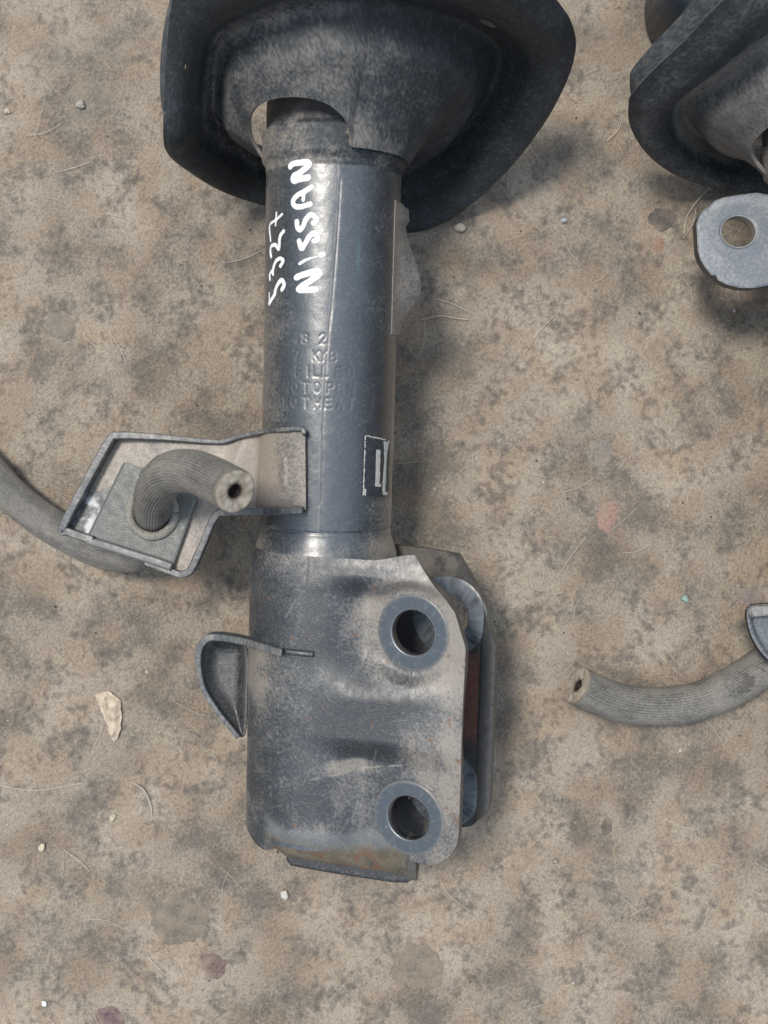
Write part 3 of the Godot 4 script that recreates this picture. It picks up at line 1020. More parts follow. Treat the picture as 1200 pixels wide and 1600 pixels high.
# -------- spring seat: dished pressing with a cone in the middle
func seat(s: Node3D, rel: Transform3D, T: Transform3D, C: Vector3, rim: Array, which: int) -> void:
	# rim by angle about the centre
	var list := []
	for p in rim:
		var v: Vector3 = p - C
		list.append([fposmod(atan2(v.x, v.y), TAU), p])
	list.sort_custom(func(a, b): return a[0] < b[0])
	var rim_at := func(th: float) -> Vector3:
		var n := list.size()
		var k := 0
		while k < n and list[k][0] <= th:
			k += 1
		var i1 := (k - 1 + n) % n
		var i2 := k % n
		var i0 := (i1 - 1 + n) % n
		var i3 := (i2 + 1) % n
		var t1: float = list[i1][0] - (TAU if k == 0 else 0.0)
		var t2: float = list[i2][0] + (TAU if k == n else 0.0)
		var t0: float = list[i0][0]
		while t0 > t1: t0 -= TAU
		var t3: float = list[i3][0]
		while t3 < t2: t3 += TAU
		return (list[i1][1] as Vector3).cubic_interpolate_in_time(list[i2][1], list[i0][1], list[i3][1], (th - t1) / (t2 - t1), t2 - t1, t0 - t1, t3 - t1)
	var nrm := Vector3(0.16, 0.40, 1.0).normalized()
	var nu := 620
	var RIM := PackedVector3Array()
	for i in nu:
		RIM.append(rim_at.call(TAU * i / nu))
	var zc := -137.0
	var nv := 120
	var arch := func(th: float) -> float:   # cut-out in the neck, on the upper left
		var d := wrapf(th - (deg_to_rad(-38.0) if which == 0 else deg_to_rad(-48.0)), -PI, PI) / deg_to_rad(52.0)
		return 0.15 * sqrt(maxf(1.0 - d * d, 0.0)) if absf(d) < 1.0 else 0.0
	var keys := [0.0, 0.06, 0.16, 0.30, 0.40, 0.47, 0.55, 0.63, 0.72, 0.84, 0.94, 1.0]
	var offs := [5.0, 1.0, -3.5, -6.5, -8.5, -14.0, -18.0, -12.5, -5.0, 0.0, 1.2, 0.0]
	var prof := func(r: float) -> float:
		var k := 0
		while k < keys.size() - 2 and keys[k + 1] < r:
			k += 1
		var t: float = (r - keys[k]) / (keys[k + 1] - keys[k])
		return cubic_interpolate(offs[k], offs[k + 1], offs[maxi(k - 1, 0)], offs[mini(k + 2, keys.size() - 1)], t)
	var warp := func(th: float, r: float) -> float:   # the groove lies nearer the neck at the top, nearer the rim at the right
		var kv := 0.53 + 0.07 * sin(th) - 0.11 * cos(th)
		return r * 0.55 / kv if r < kv else 0.55 + (r - kv) * 0.45 / (1.0 - kv)
	var pos := func(i: int, j: int) -> Vector3:
		var th := TAU * i / nu
		var a0: float = arch.call(th)
		var r := lerpf(a0, 1.0, j / float(nv - 1))
		var cr := 27.2 + 16.0 * a0
		var col0 := T * Vector3(sin(th) * cr, cos(th) * cr, zc)
		var p := col0.lerp(RIM[i], r)
		p += nrm * float(prof.call(warp.call(th, r)))
		return p
	var col := func(p: Vector3, n: Vector3, i: int, j: int) -> Color:
		var th := TAU * i / nu
		var r := lerpf(float(arch.call(th)), 1.0, j / float(nv - 1))
		var q: float = warp.call(th, r)
		var u := 0.04 + (0.16 + 0.30 * ss(0.9, -0.7, sin(th - 0.4))) * box1(-0.1, 0.02, 0.40, 0.52, q) + 0.12 * box1(0.75, 0.9, 1.1, 1.2, q)
		u += 0.50 * box1(0.46, 0.53, 0.62, 0.72, q) * ss(0.8, -0.5, sin(th)) + 0.14 * nz_low.get_noise_3dv(p)
		u += 0.30 * (1.0 - ss(0.0, 0.10, r - float(arch.call(th)))) * box1(0.1, 0.5, 0.9, 1.2, th)
		if which == 1:
			u += 0.34 * (1.0 - ss(0.55, 0.8, r)) + 0.2 * box1(0.7, 0.8, 0.9, 1.0, r)
		return skin(p, u, Color(0.017, 0.020, 0.023), Color(0.27, 0.235, 0.20) if which == 0 else Color(0.21, 0.195, 0.175))
	var keep := PackedByteArray()
	keep.resize(nu * (nv - 1))
	keep.fill(1)
	var holes := [[deg_to_rad(62.0), 0.66, 0.026, 0.040], [deg_to_rad(-75.0), 0.80, 0.010, 0.010]]
	for j in nv - 1:
		for i in nu:
			var th := TAU * (i + 0.5) / nu
			var r := lerpf(float(arch.call(th)), 1.0, (j + 0.5) / (nv - 1.0))
			for h in holes:
				var d := Vector2(wrapf(th - h[0], -PI, PI) / (h[3] * 2.0), (r - h[1]) / h[2])
				if d.length() < 1.0:
					keep[j * nu + i] = 0
	var m := sheet(nu, nv, pos, col, 1.3, keep, true, Color(0.16, 0.145, 0.13))
	put("spring_seat", m, mat.seat, s, rel)
	# rubber pad whose edge shows behind the seat
	var pad_pos := func(i: int, j: int) -> Vector3:
		var th := TAU * i / 480.0
		var k := int(th / TAU * nu) % nu
		var p := RIM[k]
		var v := (p - C)
		v -= nrm * v.dot(nrm)
		var left := maxf(0.0, cos(wrapf(th - deg_to_rad(-84.0 if which == 0 else -60.0), -PI, PI)))
		var t := j / 27.0
		var left2 := maxf(0.0, cos(wrapf(th - deg_to_rad(-42.0), -PI, PI)))
		var flare := 5.5 * pow(left, 24.0) - 5.0 if which == 0 else 4.6 * pow(left2, 2.0) - 4.4
		return p - nrm * (3.0 + (13.0 if which == 0 else 8.0) * t) + v.normalized() * (-3.0 + (flare + 3.0) * sin(t * PI * 0.62))
	var pad_col := func(p: Vector3, _n: Vector3, _i: int, _j: int) -> Color: return skin(p, 0.42, Color(0.03, 0.036, 0.043), Color(0.20, 0.195, 0.185))
	put("spring_pad", sheet(480, 28, pad_pos, pad_col, 2.0, PackedByteArray(), true, Color(0.1, 0.1, 0.1)), mat.rubber, s, rel)

# -------- tray that carries the brake hose
func hose_tray(s: Node3D, rel: Transform3D) -> void:
	var top := smooth_path([Vector3(-103.5, 48.2, -28.3), Vector3(-86.3, 50.9, -27.9), Vector3(-73.6, 52.8, -27.0), Vector3(-64.8, 54.3, -26.2), Vector3(-56.0, 56.3, -28.0), Vector3(-45.6, 61.9, -30.0), Vector3(-37.6, 70.4, -29.9), Vector3(-31.2, 73.7, -29.8), Vector3(-28.6, 74.0, -27.5)], 210)
	var bot := smooth_path([Vector3(-124.0, 45.2, 6.5), Vector3(-101.7, 48.5, 14.9), Vector3(-87.6, 50.7, 20.2), Vector3(-77.4, 52.2, 23.6), Vector3(-71.6, 53.1, 13.5), Vector3(-64.8, 54.3, 1.5), Vector3(-58.5, 55.7, 0.0), Vector3(-43.1, 63.1, -0.2), Vector3(-28.6, 71.6, -0.9)], 210)
	var nv := 110
	var pos := func(i: int, j: int) -> Vector3:
		var v := j / float(nv - 1)
		var p := top[i].lerp(bot[i], v)
		var q := T1.affine_inverse() * p
		var u := i / 209.0
		if u > 0.62:
			# hug the tube
			var r := lerpf(Vector2(q.x, q.y).length(), 28.0, ss(0.62, 0.72, u))
			var a := Vector2(q.x, q.y).normalized() * r
			q = Vector3(a.x, a.y, q.z)
			p = T1 * q
		# slot pressed in the pad
		p.y += 0.7 * exp(-pow((p.x + 37.0) / 1.2, 2.0)) * box1(-21, -19, -10, -8, p.z)
		p.y += 0.5 * exp(-pow((p.x + 47.0) / 1.0, 2.0)) * box1(-18, -16, -10, -8, p.z)
		return p
	var col := func(p: Vector3, _n: Vector3, i: int, _j: int) -> Color:
		var u := 0.90 + 0.30 * box1(-62, -54, -44, -38, p.x) + 0.25 * nz_low.get_noise_3dv(p * 1.4)
		u -= 0.55 * box1(-125, -120, -108, -98, p.x) * box1(-12, -4, 14, 20, p.z)
		u -= 0.20 * ss(-42, -34, p.x)
		var c := skin(p, u, Color(0.045, 0.05, 0.055), Color(0.33, 0.275, 0.22))
		# bare plated patch in the corner
		var b := box1(-122, -118, -109, -104, p.x) * box1(-8, -3, 10, 14, p.z) * ss(-0.1, 0.35, nz_mid.get_noise_3dv(p * 1.5 + Vector3(5, 0, 0)))
		return c.lerp(Color(0.62, 0.63, 0.65), 0.9 * b)
	var tray := put("hose_tray", sheet(210, nv, pos, col, 2.2, PackedByteArray(), false, Color(0.05, 0.05, 0.05), true), mat.dusty, s, rel)
	# upturned rim
	var path := smooth_path([Vector3(-29.5, 72.0, -0.7), Vector3(-37.9, 68.6, -0.2), Vector3(-45.9, 61.0, -0.2), Vector3(-58.5, 56.2, 0.2), Vector3(-64.0, 55.0, 1.5), Vector3(-69.1, 54.0, 12.2), Vector3(-73.6, 53.3, 21.8), Vector3(-77.4, 52.7, 23.8), Vector3(-82.5, 52.0, 22.4), Vector3(-92.0, 50.5, 19.0)], 110)
	var wear := func(p: Vector3, n: Vector3, _i: int, _j: int) -> Color: return skin(p, 0.34 + 0.2 * n.y, Color(0.035, 0.041, 0.048), Color(0.26, 0.235, 0.20))
	put("tray_rim", sweep(path, round_rect(2.7, 5.0, 0.55), wear, Vector3.UP, true), mat.dusty, tray)
	var path2 := smooth_path([Vector3(-112.0, 47.4, 11.0), Vector3(-121.9, 46.5, 7.7), Vector3(-124.0, 46.8, 6.0), Vector3(-114.6, 48.6, -11.2), Vector3(-105.3, 49.8, -27.3), Vector3(-102.2, 50.0, -29.3), Vector3(-86.3, 52.2, -28.6), Vector3(-67.3, 54.6, -26.9), Vector3(-61.0, 55.8, -26.8), Vector3(-54.7, 57.4, -28.5), Vector3(-45.6, 62.4, -30.0), Vector3(-37.6, 70.6, -30.1), Vector3(-30.2, 74.2, -30.1), Vector3(-28.8, 74.6, -28.0)], 200)
	var grow := func(t: float) -> float: return lerpf(1.25, 0.62, ss(0.3, 0.75, t))
	put("tray_rim", sweep(path2, round_rect(2.6, 6.8, 0.55), wear, Vector3.UP, true, grow), mat.dusty, tray)
	# flat spring clip round the hose
	var poly := PackedVector2Array([Vector2(-100.2, -19.3), Vector2(-92.4, -16.8), Vector2(-93.6, -13.6), Vector2(-71.2, -5.4), Vector2(-80.4, 20.0), Vector2(-115.0, 9.6)])
	var hole := Vector2(-88.6, 0.3)
	var field := func(p: Vector2) -> float: return maxf(poly_sdf(p, poly), 8.6 - p.distance_to(hole))
	var place := func(x: float, z: float, d: float) -> Vector3: return Vector3(x, 45.0 + (x + 124.0) * 0.155 + 2.6 + 0.3 * ss(0, 0.8, d), z)
	var ccol := func(p: Vector3, _n: Vector3, _i: int, _j: int) -> Color: return skin(p, 0.05, Color(0.075, 0.082, 0.075), Color(0.22, 0.215, 0.19)).lerp(Color(0.088, 0.095, 0.086), 0.5)
	put("spring_clip", cut_sheet(Vector2(-117, -21), Vector2(-69, 22), 0.5, field, place, ccol, 1.6, Color(0.09, 0.09, 0.085), Vector3.UP), mat.dusty, tray, Transform3D())
	var fold := smooth_path([Vector3(-114.6, 49.6, 11.0), Vector3(-106.0, 51.0, 13.2), Vector3(-97.0, 52.2, 16.0), Vector3(-88.0, 53.4, 18.6), Vector3(-81.0, 54.2, 21.0)], 60)
	put("clip_fold", sweep(fold, round_rect(3.2, 3.4, 0.9), func(p: Vector3, _n: Vector3, _i: int, _j: int) -> Color: return skin(p, 0.3, Color(0.14, 0.145, 0.14), Color(0.3, 0.28, 0.24)), Vector3.UP, true), mat.dusty, tray)

func line_tab(s: Node3D, rel: Transform3D) -> void:
	var poly := PackedVector2Array()
	for p in smooth_path([Vector3(-55.0, 53.0, 0), Vector3(-63.8, 50.5, 0), Vector3(-69.4, 50.8, 0), Vector3(-72.4, 56.2, 0), Vector3(-72.6, 62.5, 0), Vector3(-70.6, 70.2, 0), Vector3(-65.5, 78.6, 0), Vector3(-58.2, 88.4, 0), Vector3(-55.3, 88.0, 0), Vector3(-54.4, 72.8, 0)], 80, true):
		poly.append(Vector2(p.x, p.y))
	var field := func(p: Vector2) -> float: return poly_sdf(p, poly)
	var place := func(x: float, z: float, d: float) -> Vector3: return Vector3(x, 35.0 + 2.8 * pow(1.0 - ss(0.0, 7.0, d), 1.5), z)
	var col := func(p: Vector3, _n: Vector3, _i: int, _j: int) -> Color:
		var d := -poly_sdf(Vector2(p.x, p.z), poly)
		return skin(p, 0.04 + 0.4 * exp(-pow((d - 4.6) / 0.3, 2.0)), Color(0.018, 0.019, 0.020), Color(0.24, 0.21, 0.18))
	var b := put("line_tab", cut_sheet(Vector2(-75, 48), Vector2(-52, 91), 0.4, field, place, col, 1.8), mat.dusty, s, rel)
	var path := smooth_path([Vector3(-57.4, 38.0, 88.9), Vector3(-65.1, 39.5, 79.0), Vector3(-70.7, 40.5, 69.5), Vector3(-72.5, 42.0, 60.4), Vector3(-71.8, 43.0, 53.2), Vector3(-68.6, 44.5, 49.1), Vector3(-63.2, 46.5, 48.4), Vector3(-54.2, 51.5, 49.2), Vector3(-45.5, 59.4, 50.4), Vector3(-37.6, 65.6, 51.9)], 160)
	var wear := func(p: Vector3, n: Vector3, _i: int, _j: int) -> Color: return skin(p, 0.38 + 0.16 * n.y, Color(0.05, 0.06, 0.068), Color(0.30, 0.275, 0.24))
	put("tab_rim", sweep(path, round_rect(2.3, 8.0, 0.5), wear, Vector3.UP, true, func(t: float) -> float: return 0.85 + 0.35 * box1(0.3, 0.5, 1.1, 1.2, t)), mat.dusty, b)
	var tail := smooth_path([Vector3(-39.0, 64.6, 51.4), Vector3(-36.0, 66.2, 51.8), Vector3(-30.5, 67.8, 52.2), Vector3(-26.0, 68.0, 52.6)], 40)
	put("weld_bead", sweep(tail, round_rect(2.2, 2.4, 0.9), func(p: Vector3, _n: Vector3, _i: int, _j: int) -> Color: return skin(p, 0.2), Vector3.UP, true), mat.dusty, b)

# -------- pale plate on the side of the second strut
func link_plate(s: Node3D, rel: Transform3D) -> void:
	var pts := [Vector3(121.3, -111.9, 0), Vector3(122.5, -115.1, 0), Vector3(124.5, -117.6, 0), Vector3(126.0, -118.4, 0), Vector3(128.7, -121.0, 0), Vector3(131.9, -122.3, 0), Vector3(138.4, -123.3, 0), Vector3(144.8, -124.0, 0), Vector3(150.7, -122.8, 0), Vector3(172.5, -121.1, 0),
		Vector3(172.5, -87.5, 0), Vector3(148.0, -87.2, 0), Vector3(142.1, -86.2, 0), Vector3(137.1, -86.4, 0), Vector3(132.4, -87.6, 0), Vector3(129.0, -89.4, 0), Vector3(128.2, -91.3, 0), Vector3(126.5, -91.5, 0), Vector3(124.5, -94.1, 0), Vector3(122.5, -97.6, 0), Vector3(121.6, -101.0, 0)]
	var poly := PackedVector2Array()
	for p in pts:
		poly.append(Vector2(p.x, p.y))
	var hole := Vector2(137.1, -108.5)
	var field := func(p: Vector2) -> float: return maxf(poly_sdf(p, poly), 6.7 - Vector2(p.x - hole.x, (p.y - hole.y) * 1.06).length())
	var place := func(x: float, z: float, d: float) -> Vector3:
		return Vector3(x, 49.0 + (z + 105.0) * 0.10 + 0.5 * ss(0.0, 0.7, d) + 0.05 * (x - 137.0), z)
	var col := func(p: Vector3, _n: Vector3, _i: int, _j: int) -> Color:
		var d := Vector2(p.x, p.z).distance_to(hole)
		var u := 0.60 - 0.35 * box1(6.5, 7.2, 10.5, 13.0, d) * ss(-0.2, 0.3, nz_mid.get_noise_3dv(p)) + 0.12 * box1(121, 123, 129, 134, p.x) + 0.2 * (1.0 - ss(-121.0, -116.0, p.z))
		return skin(p, u, Color(0.115, 0.145, 0.185), Color(0.27, 0.285, 0.30))
	var o := put("link_plate", cut_sheet(Vector2(119, -126), Vector2(174.5, -85), 0.4, field, place, col, 5.2, Color(0.035, 0.038, 0.042), Vector3.UP), mat.dusty, s, rel)
	tag(o, "pale blue grey plate with one round hole", "")
	var lp := func(i: int, j: int) -> Vector3:
		var a := TAU * i / 64.0
		var r: float = [6.9, 6.62, 6.5, 6.5][j]
		var x := hole.x + cos(a) * r
		var z := hole.y + sin(a) * r / 1.06
		return Vector3(x, 49.0 + (z + 105.0) * 0.10 + 0.05 * (x - 137.0) + [0.55, 0.6, 0.0, -4.2][j], z)
	put("hole_liner", sheet(64, 4, lp, func(p: Vector3, _n: Vector3, _i: int, j: int) -> Color: return Color(0.34, 0.36, 0.38) if j < 2 else Color(0.22, 0.19, 0.165), 0.0, PackedByteArray(), true, Color.BLACK, true), mat.dusty, o)

func clamp_plate(s: Node3D, rel: Transform3D) -> void:
	var poly := PackedVector2Array()
	for p in smooth_path([Vector3(146.2, 38.8, 0), Vector3(147.0, 47.7, 0), Vector3(151.0, 55.6, 0), Vector3(156.5, 60.5, 0), Vector3(168, 62, 0), Vector3(190, 60, 0), Vector3(190, 37, 0), Vector3(166, 36.6, 0), Vector3(152, 37.0, 0)], 70, true):
		poly.append(Vector2(p.x, p.y))
	var field := func(p: Vector2) -> float: return poly_sdf(p, poly)
	var place := func(x: float, z: float, d: float) -> Vector3: return Vector3(x, 33.0 - 2.2 * ss(1.0, 3.0, d) + 0.05 * (x - 150.0), z)
	var col := func(p: Vector3, _n: Vector3, _i: int, _j: int) -> Color: return skin(p, 0.42, Color(0.07, 0.088, 0.11), Color(0.36, 0.36, 0.35))
	var o := put("hose_tray", cut_sheet(Vector2(144, 34), Vector2(194, 64), 0.5, field, place, col, 2.4, Color(0.14, 0.14, 0.14)), mat.dusty, s, rel)
	var bar := smooth_path([Vector3(146.6, 34.2, 40.0), Vector3(153, 34.6, 39.4), Vector3(164, 35.4, 40.0), Vector3(186, 36.5, 41.0)], 50)
	put("tray_rim", sweep(bar, round_rect(4.6, 3.0, 1.2), func(p: Vector3, _n: Vector3, _i: int, _j: int) -> Color: return skin(p, 0.7, Color(0.08, 0.09, 0.1), Color(0.36, 0.345, 0.31)), Vector3.UP, true), mat.dusty, o)

# ------------------------------------------------------------------ hoses
func hose_mesh(path: PackedVector3Array, r: float, worn: Callable) -> ArrayMesh:
	var n := 210
	var prof := PackedVector2Array()
	for k in n:
		var a := TAU * k / n
		var rr := r + 0.085 * cos(a * 42.0) + 0.05 * sin(a * 7.0 + 1.0)
		prof.append(Vector2(cos(a), sin(a)) * rr)
	var col := func(p: Vector3, _nn: Vector3, i: int, j: int) -> Color:
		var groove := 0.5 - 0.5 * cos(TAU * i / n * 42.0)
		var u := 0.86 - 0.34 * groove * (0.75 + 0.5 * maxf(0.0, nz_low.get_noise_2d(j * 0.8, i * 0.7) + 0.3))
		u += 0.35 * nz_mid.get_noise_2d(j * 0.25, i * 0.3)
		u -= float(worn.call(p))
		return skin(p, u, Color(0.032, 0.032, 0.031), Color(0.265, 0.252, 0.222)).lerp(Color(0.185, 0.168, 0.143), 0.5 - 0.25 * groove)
	return sweep(path, prof, col, Vector3.UP, false, null, false)

func end_disc(parent: Node, at: Vector3, dir: Vector3, r: float, xf: Transform3D) -> void:
	dir = dir.normalized()
	var a := dir.cross(Vector3.UP).normalized()
	var b := a.cross(dir)
	var rad := [0.0, 2.1, 2.3, 2.8, 4.0, 5.4, r - 0.7, r - 0.15, r + 0.05]
	var dep := [-3.2, -3.0, -0.4, 0.25, 0.55, 0.30, 0.60, 0.25, -0.5]
	var pos := func(i: int, j: int) -> Vector3:
		var t := TAU * i / 72.0
		var w: float = 1.0 + (0.10 * nz_low.get_noise_2d(cos(t) * 20.0 + j * 9.0, sin(t) * 20.0) if j > 1 and j < 7 else 0.0)
		var lump: float = 0.5 * nz_mid.get_noise_3d(cos(t) * rad[j] * 3.0, sin(t) * rad[j] * 3.0, at.x) if j > 2 and j < 8 else 0.0
		return at + (a * cos(t) + b * sin(t)) * rad[j] * w + dir * (dep[j] + 0.4 + lump)
	var col := func(p: Vector3, _n: Vector3, _i: int, j: int) -> Color:
		if j < 3:
			return Color(0.008, 0.007, 0.006)
		var c := Color(0.44, 0.40, 0.33) if j >= 4 and j <= 6 else Color(0.16, 0.14, 0.11)
		return c.lerp(Color(0.20, 0.16, 0.12), clampf(0.3 + nz_mid.get_noise_3dv(p * 3.0), 0.0, 1.0))
	put("cut_end", sheet(72, 9, pos, col, 0.0, PackedByteArray(), true), mat.rubber, parent, xf)

func hoses() -> void:
	var base := Vector3(-105, 0, 10)
	var rel := Transform3D(Basis(), -base)
	var h1 := thing("brake_hose", "ribbed grey rubber hose curving up through the clip plate, its cut end raised", "hose", base, "cut rubber hoses")
	var p1 := smooth_path([Vector3(-260, 8, -95), Vector3(-179.4, 8, -28.5), Vector3(-157.5, 8.5, -6.8), Vector3(-140.7, 10, 5.4), Vector3(-120.7, 14, 15.3), Vector3(-104.6, 20, 17.5), Vector3(-95, 30, 12.4), Vector3(-90.6, 42, 3.8), Vector3(-88.1, 54, -1.2), Vector3(-83.6, 72, -7.5), Vector3(-76.4, 88, -12.8), Vector3(-67.8, 98, -14.2), Vector3(-58.7, 107, -11.7), Vector3(-48.2, 119.5, -6.8)], 330)
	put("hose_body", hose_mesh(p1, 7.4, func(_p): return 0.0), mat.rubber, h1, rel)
	end_disc(h1, p1[329], p1[329] - p1[326], 7.4, rel)
	var ring := []
	for k in 12:
		var a := TAU * k / 12
		ring.append(Vector3(-88.6 + cos(a) * 9.0, 53.6 + cos(a) * 1.2, 0.3 + sin(a) * 9.0))
	var gp := smooth_path(ring, 97, true)
	gp.append(gp[0])
	put("grommet_ring", sweep(gp, round_rect(3.4, 4.4, 1.6), func(p: Vector3, _n: Vector3, _i: int, _j: int) -> Color: return skin(p, 0.85, Color(0.04, 0.04, 0.038), Color(0.29, 0.275, 0.235)), Vector3.UP, true), mat.rubber, h1, rel)
	var base2 := Vector3(130, 0, 80)
	var rel2 := Transform3D(Basis(), -base2)
	var h2 := thing("brake_hose", "ribbed grey rubber hose lying on the concrete at right, cut end pointing left", "hose", base2, "cut rubber hoses")
	var p2 := smooth_path([Vector3(81.2, 16, 72.6), Vector3(90.1, 13, 77.2), Vector3(102.9, 9.6, 81.3), Vector3(119.4, 8.4, 82.5), Vector3(135.6, 8.8, 79.5), Vector3(150.9, 12, 70.9), Vector3(167.5, 18, 58), Vector3(188.9, 26, 41.4)], 230)
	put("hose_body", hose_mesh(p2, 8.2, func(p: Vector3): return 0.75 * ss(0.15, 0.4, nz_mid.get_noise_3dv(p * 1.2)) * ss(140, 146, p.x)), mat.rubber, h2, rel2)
	end_disc(h2, p2[0], p2[0] - p2[3], 8.2, rel2)

# ------------------------------------------------------------------ debris
func fibre(pts: Array, r: float) -> ArrayMesh:
	var path := smooth_path(pts, 18)
	var prof := circle_profile(r, 5)
	return sweep(path, prof, func(_p, _n, _i, _j): return Color(1, 1, 1))

func debris() -> void:
	# a dry flake of bark or leaf
	var poly := PackedVector2Array([Vector2(-125.0, 79.0), Vector2(-120.0, 77.2), Vector2(-117.2, 78.2), Vector2(-113.6, 81.4), Vector2(-113.2, 88.0), Vector2(-113.6, 93.0), Vector2(-114.8, 97.4), Vector2(-116.4, 99.6), Vector2(-118.2, 97.0), Vector2(-120.4, 90.0), Vector2(-122.8, 84.0)])
	var c0 := Vector2(-118, 88)
	var field := func(p: Vector2) -> float: return poly_sdf(p + c0, poly) + 0.35 * nz_mid.get_noise_2d(p.x * 3.0, p.y * 3.0)
	var place := func(x: float, z: float, d: float) -> Vector3:
		return Vector3(x, 0.4 + 1.6 * ss(0.0, 3.0, d) + 0.9 * nz_mid.get_noise_2d(x * 1.5, z * 1.5) + 0.05 * x + 0.9 * exp(-pow((x + 1.0 - 0.2 * z) / 0.8, 2.0)), z)
	var col := func(p: Vector3, _n: Vector3, _i: int, _j: int) -> Color:
		return Color(0.60, 0.52, 0.41).lerp(Color(0.34, 0.25, 0.17), clampf(0.25 + 0.9 * nz_mid.get_noise_3dv(p * 2.0), 0.0, 1.0))
	var flake := put("dry_flake", cut_sheet(Vector2(-9, -13), Vector2(7, 14), 0.35, field, place, col, 0.5, Color(0.3, 0.22, 0.15)), mat.chip, self, Transform3D(Basis(), Vector3(c0.x, 0, c0.y)))
	tag(flake, "pale cream dry flake lying alone on the concrete left of the strut bracket", "leaf flake")
	# small crumbs: [x, z, r, colour, label]
	var crumbs := [
		[-43.0, 165.5, 2.0, Color(0.62, 0.58, 0.54), "pale pinkish crumb on the concrete below the bracket"],
		[-148.0, 145.0, 1.6, Color(0.62, 0.54, 0.42), "small tan crumb at the left edge of the concrete"],
		[-117.0, 132.0, 1.5, Color(0.62, 0.52, 0.38), "yellowish crumb below the dry flake"],
		[-147.0, 212.5, 1.3, Color(0.80, 0.80, 0.78), "tiny white pebble near the bottom left corner"],
		[13.0, 155.0, 1.2, Color(0.74, 0.72, 0.68), "tiny white pebble just below the rounded flange corner"],
		[130.0, 37.5, 1.5, Color(0.30, 0.42, 0.36), "small green glassy crumb above the right hose"],
		[-130.5, -176.0, 2.2, Color(0.40, 0.37, 0.33), "grey crumb at the upper left of the concrete"],
		[78.0, -126.0, 1.4, Color(0.42, 0.44, 0.46), "small grey blue crumb alone on the floor between the two spring seats"],
		[-163.0, -173.0, 1.4, Color(0.55, 0.50, 0.43), "light tan crumb at the far left edge, level with the top spring seat"],
		[33.0, -122.5, 2.2, Color(0.46, 0.42, 0.36), "pale clod of dirt against the foot of the spring seat"],
	]
	for c in crumbs:
		var k: Array = c
		var pos := func(i: int, j: int) -> Vector3:
			var t := PI * j / 9.0
			var a := TAU * i / 14.0
			var d := Vector3(sin(t) * cos(a), cos(t), sin(t) * sin(a))
			var r: float = k[2] * (0.95 + 0.9 * nz_mid.get_noise_3dv(d * 6.0 + Vector3(k[0], 0, k[1])))
			return Vector3(d.x * r, maxf(0.0, d.y * r * 0.55 + k[2] * 0.3) - 0.3, d.z * r)
		var ccol := func(p: Vector3, _n: Vector3, _i: int, _j: int) -> Color:
			return (k[3] as Color) * (0.85 + 0.3 * nz_mid.get_noise_3dv(p * 4.0))
		var o := put("crumb", sheet(14, 10, pos, ccol, 0.0, PackedByteArray(), true), mat.chip, self, Transform3D(Basis(), Vector3(k[0], 0, k[1])))
		tag(o, k[4], "pebble")
	grit()
	# hairs and fibres one can tell apart
	var hairs := [
		[[Vector3(-108.2, 0.3, 117), Vector3(-103.5, 1.2, 120), Vector3(-100.6, 0.8, 127), Vector3(-100.4, 0.2, 131)], 0.28, "curved pale bristle below the dry flake"],
		[[Vector3(141.5, 3.5, -141), Vector3(134.0, 2.4, -133), Vector3(130.5, 1.0, -127), Vector3(129.5, 0.3, -120)], 0.20, "long white hair reaching from under the right seat past a dark stone"],
		[[Vector3(16, 0.3, -83), Vector3(24, 1.0, -84.6), Vector3(31, 0.5, -83.6), Vector3(36.5, 0.2, -83)], 0.22, "straight pale bristle just right of the tube's lug"],
		[[Vector3(22, 0.3, -92), Vector3(29, 0.9, -90), Vector3(36, 0.5, -86.5)], 0.18, "fine white hair slanting above the bristle right of the tube"],
		[[Vector3(74, 0.3, 29), Vector3(80, 1.0, 20), Vector3(87, 0.3, 11)], 0.16, "thin white hair right of the flange's chamfered corner"],
		[[Vector3(-166, 0.3, 118), Vector3(-150, 0.9, 120), Vector3(-130, 0.3, 117)], 0.18, "long thin hair at the left edge below the flake"],
		[[Vector3(-138, 0.3, 146), Vector3(-132, 0.8, 150), Vector3(-127, 0.3, 155)], 0.18, "short slanting hair in the lower left"],
		[[Vector3(-102, 0.3, 192), Vector3(-98, 0.8, 196), Vector3(-95, 0.3, 199)], 0.18, "short pale hair beside the large grey stone"],
		[[Vector3(-119, 0.3, -78), Vector3(-114, 0.8, -71), Vector3(-111, 0.3, -64)], 0.16, "fine hair on the floor left of the tube"],
		[[Vector3(96, 0.3, -160), Vector3(101, 0.8, -165), Vector3(103, 0.3, -171)], 0.18, "short white hair between the two spring seats"],
		[[Vector3(24, 0.3, 158), Vector3(28, 0.9, 165), Vector3(37, 0.3, 172)], 0.16, "fine hair below the lower hole of the bracket"],
		[[Vector3(60, 0.3, -67), Vector3(67, 0.8, -78), Vector3(75, 0.3, -86)], 0.14, "faint hair in the bare floor right of the tube"],
	]
	for hr in hairs:
		var o := put("fibre", fibre(hr[0], hr[1] * 0.75), mat.hair, self)
		tag(o, hr[2], "fibre")
	# the rest of the lint, too fine and many to count
	var st := SurfaceTool.new()
	st.begin(Mesh.PRIMITIVE_TRIANGLES)
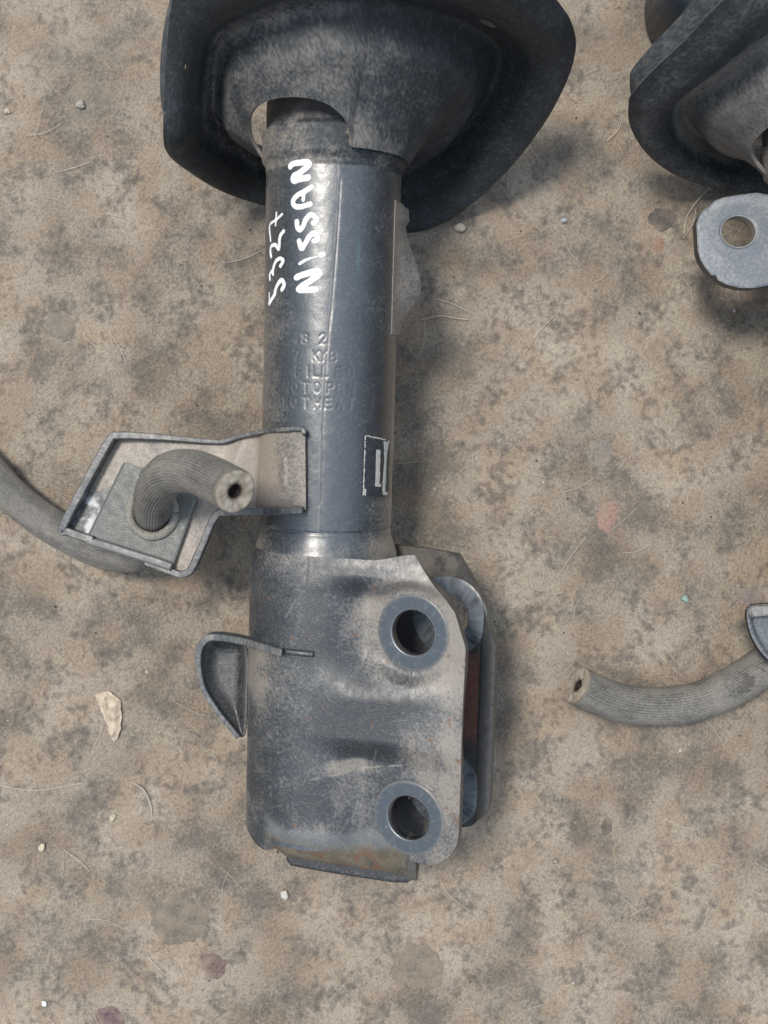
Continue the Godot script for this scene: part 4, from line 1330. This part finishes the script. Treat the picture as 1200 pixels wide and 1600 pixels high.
	for k in 90:
		var p := Vector3(rng.randf_range(-175, 175), 0.15, rng.randf_range(-230, 230))
		var a := rng.randf() * TAU
		var l := rng.randf_range(3.0, 9.0)
		var d := Vector3(cos(a), 0, sin(a)) * l
		var side := Vector3(-sin(a), 0, cos(a)) * rng.randf_range(-0.3, 0.3) * l
		st.append_from(fibre([p - d, p + side + Vector3(0, 0.4, 0), p + d], rng.randf_range(0.05, 0.12)), 0, Transform3D())
	var lint := MeshInstance3D.new()
	lint.name = "lint"
	lint.mesh = st.commit()
	lint.material_override = mat.hair
	add_child(lint)
	lint.set_meta("kind", "stuff")
	tag(lint, "fine pale lint scattered over the dusty concrete", "lint")

func grit() -> void:
	var st := SurfaceTool.new()
	st.begin(Mesh.PRIMITIVE_TRIANGLES)
	var tones := [Color(0.50, 0.46, 0.40), Color(0.36, 0.30, 0.24), Color(0.10, 0.09, 0.08), Color(0.62, 0.60, 0.56), Color(0.28, 0.20, 0.15), Color(0.20, 0.19, 0.18)]
	for k in 2600:
		var c := Vector3(rng.randf_range(-178, 178), 0, rng.randf_range(-232, 232))
		if nz_low.get_noise_2d(c.x * 0.9, c.z * 0.9) < rng.randf_range(-0.45, 0.35):
			continue
		c.y = ground_h(c.x, c.z)
		var r := 0.16 + 0.75 * pow(rng.randf(), 5.0)
		var tone: Color = tones[rng.randi() % 6]
		var top := c + Vector3(rng.randf_range(-0.3, 0.3) * r, r * rng.randf_range(0.6, 1.1), rng.randf_range(-0.3, 0.3) * r)
		var ring := PackedVector3Array()
		var a0 := rng.randf() * TAU
		for i in 5:
			var a := a0 + TAU * i / 5.0
			ring.append(c + Vector3(cos(a), 0.0, sin(a)) * r * rng.randf_range(0.6, 1.25) - Vector3(0, 0.15, 0))
		for i in 5:
			for v in [top, ring[i], ring[(i + 1) % 5]]:
				st.set_color(tone)
				st.set_smooth_group(-1)
				st.add_vertex(v * MM)
	st.generate_normals()
	var o := MeshInstance3D.new()
	o.name = "grit"
	o.mesh = st.commit()
	o.material_override = mat.stone
	add_child(o)
	o.set_meta("kind", "stuff")
	tag(o, "fine grit and sand grains scattered over the concrete", "grit")
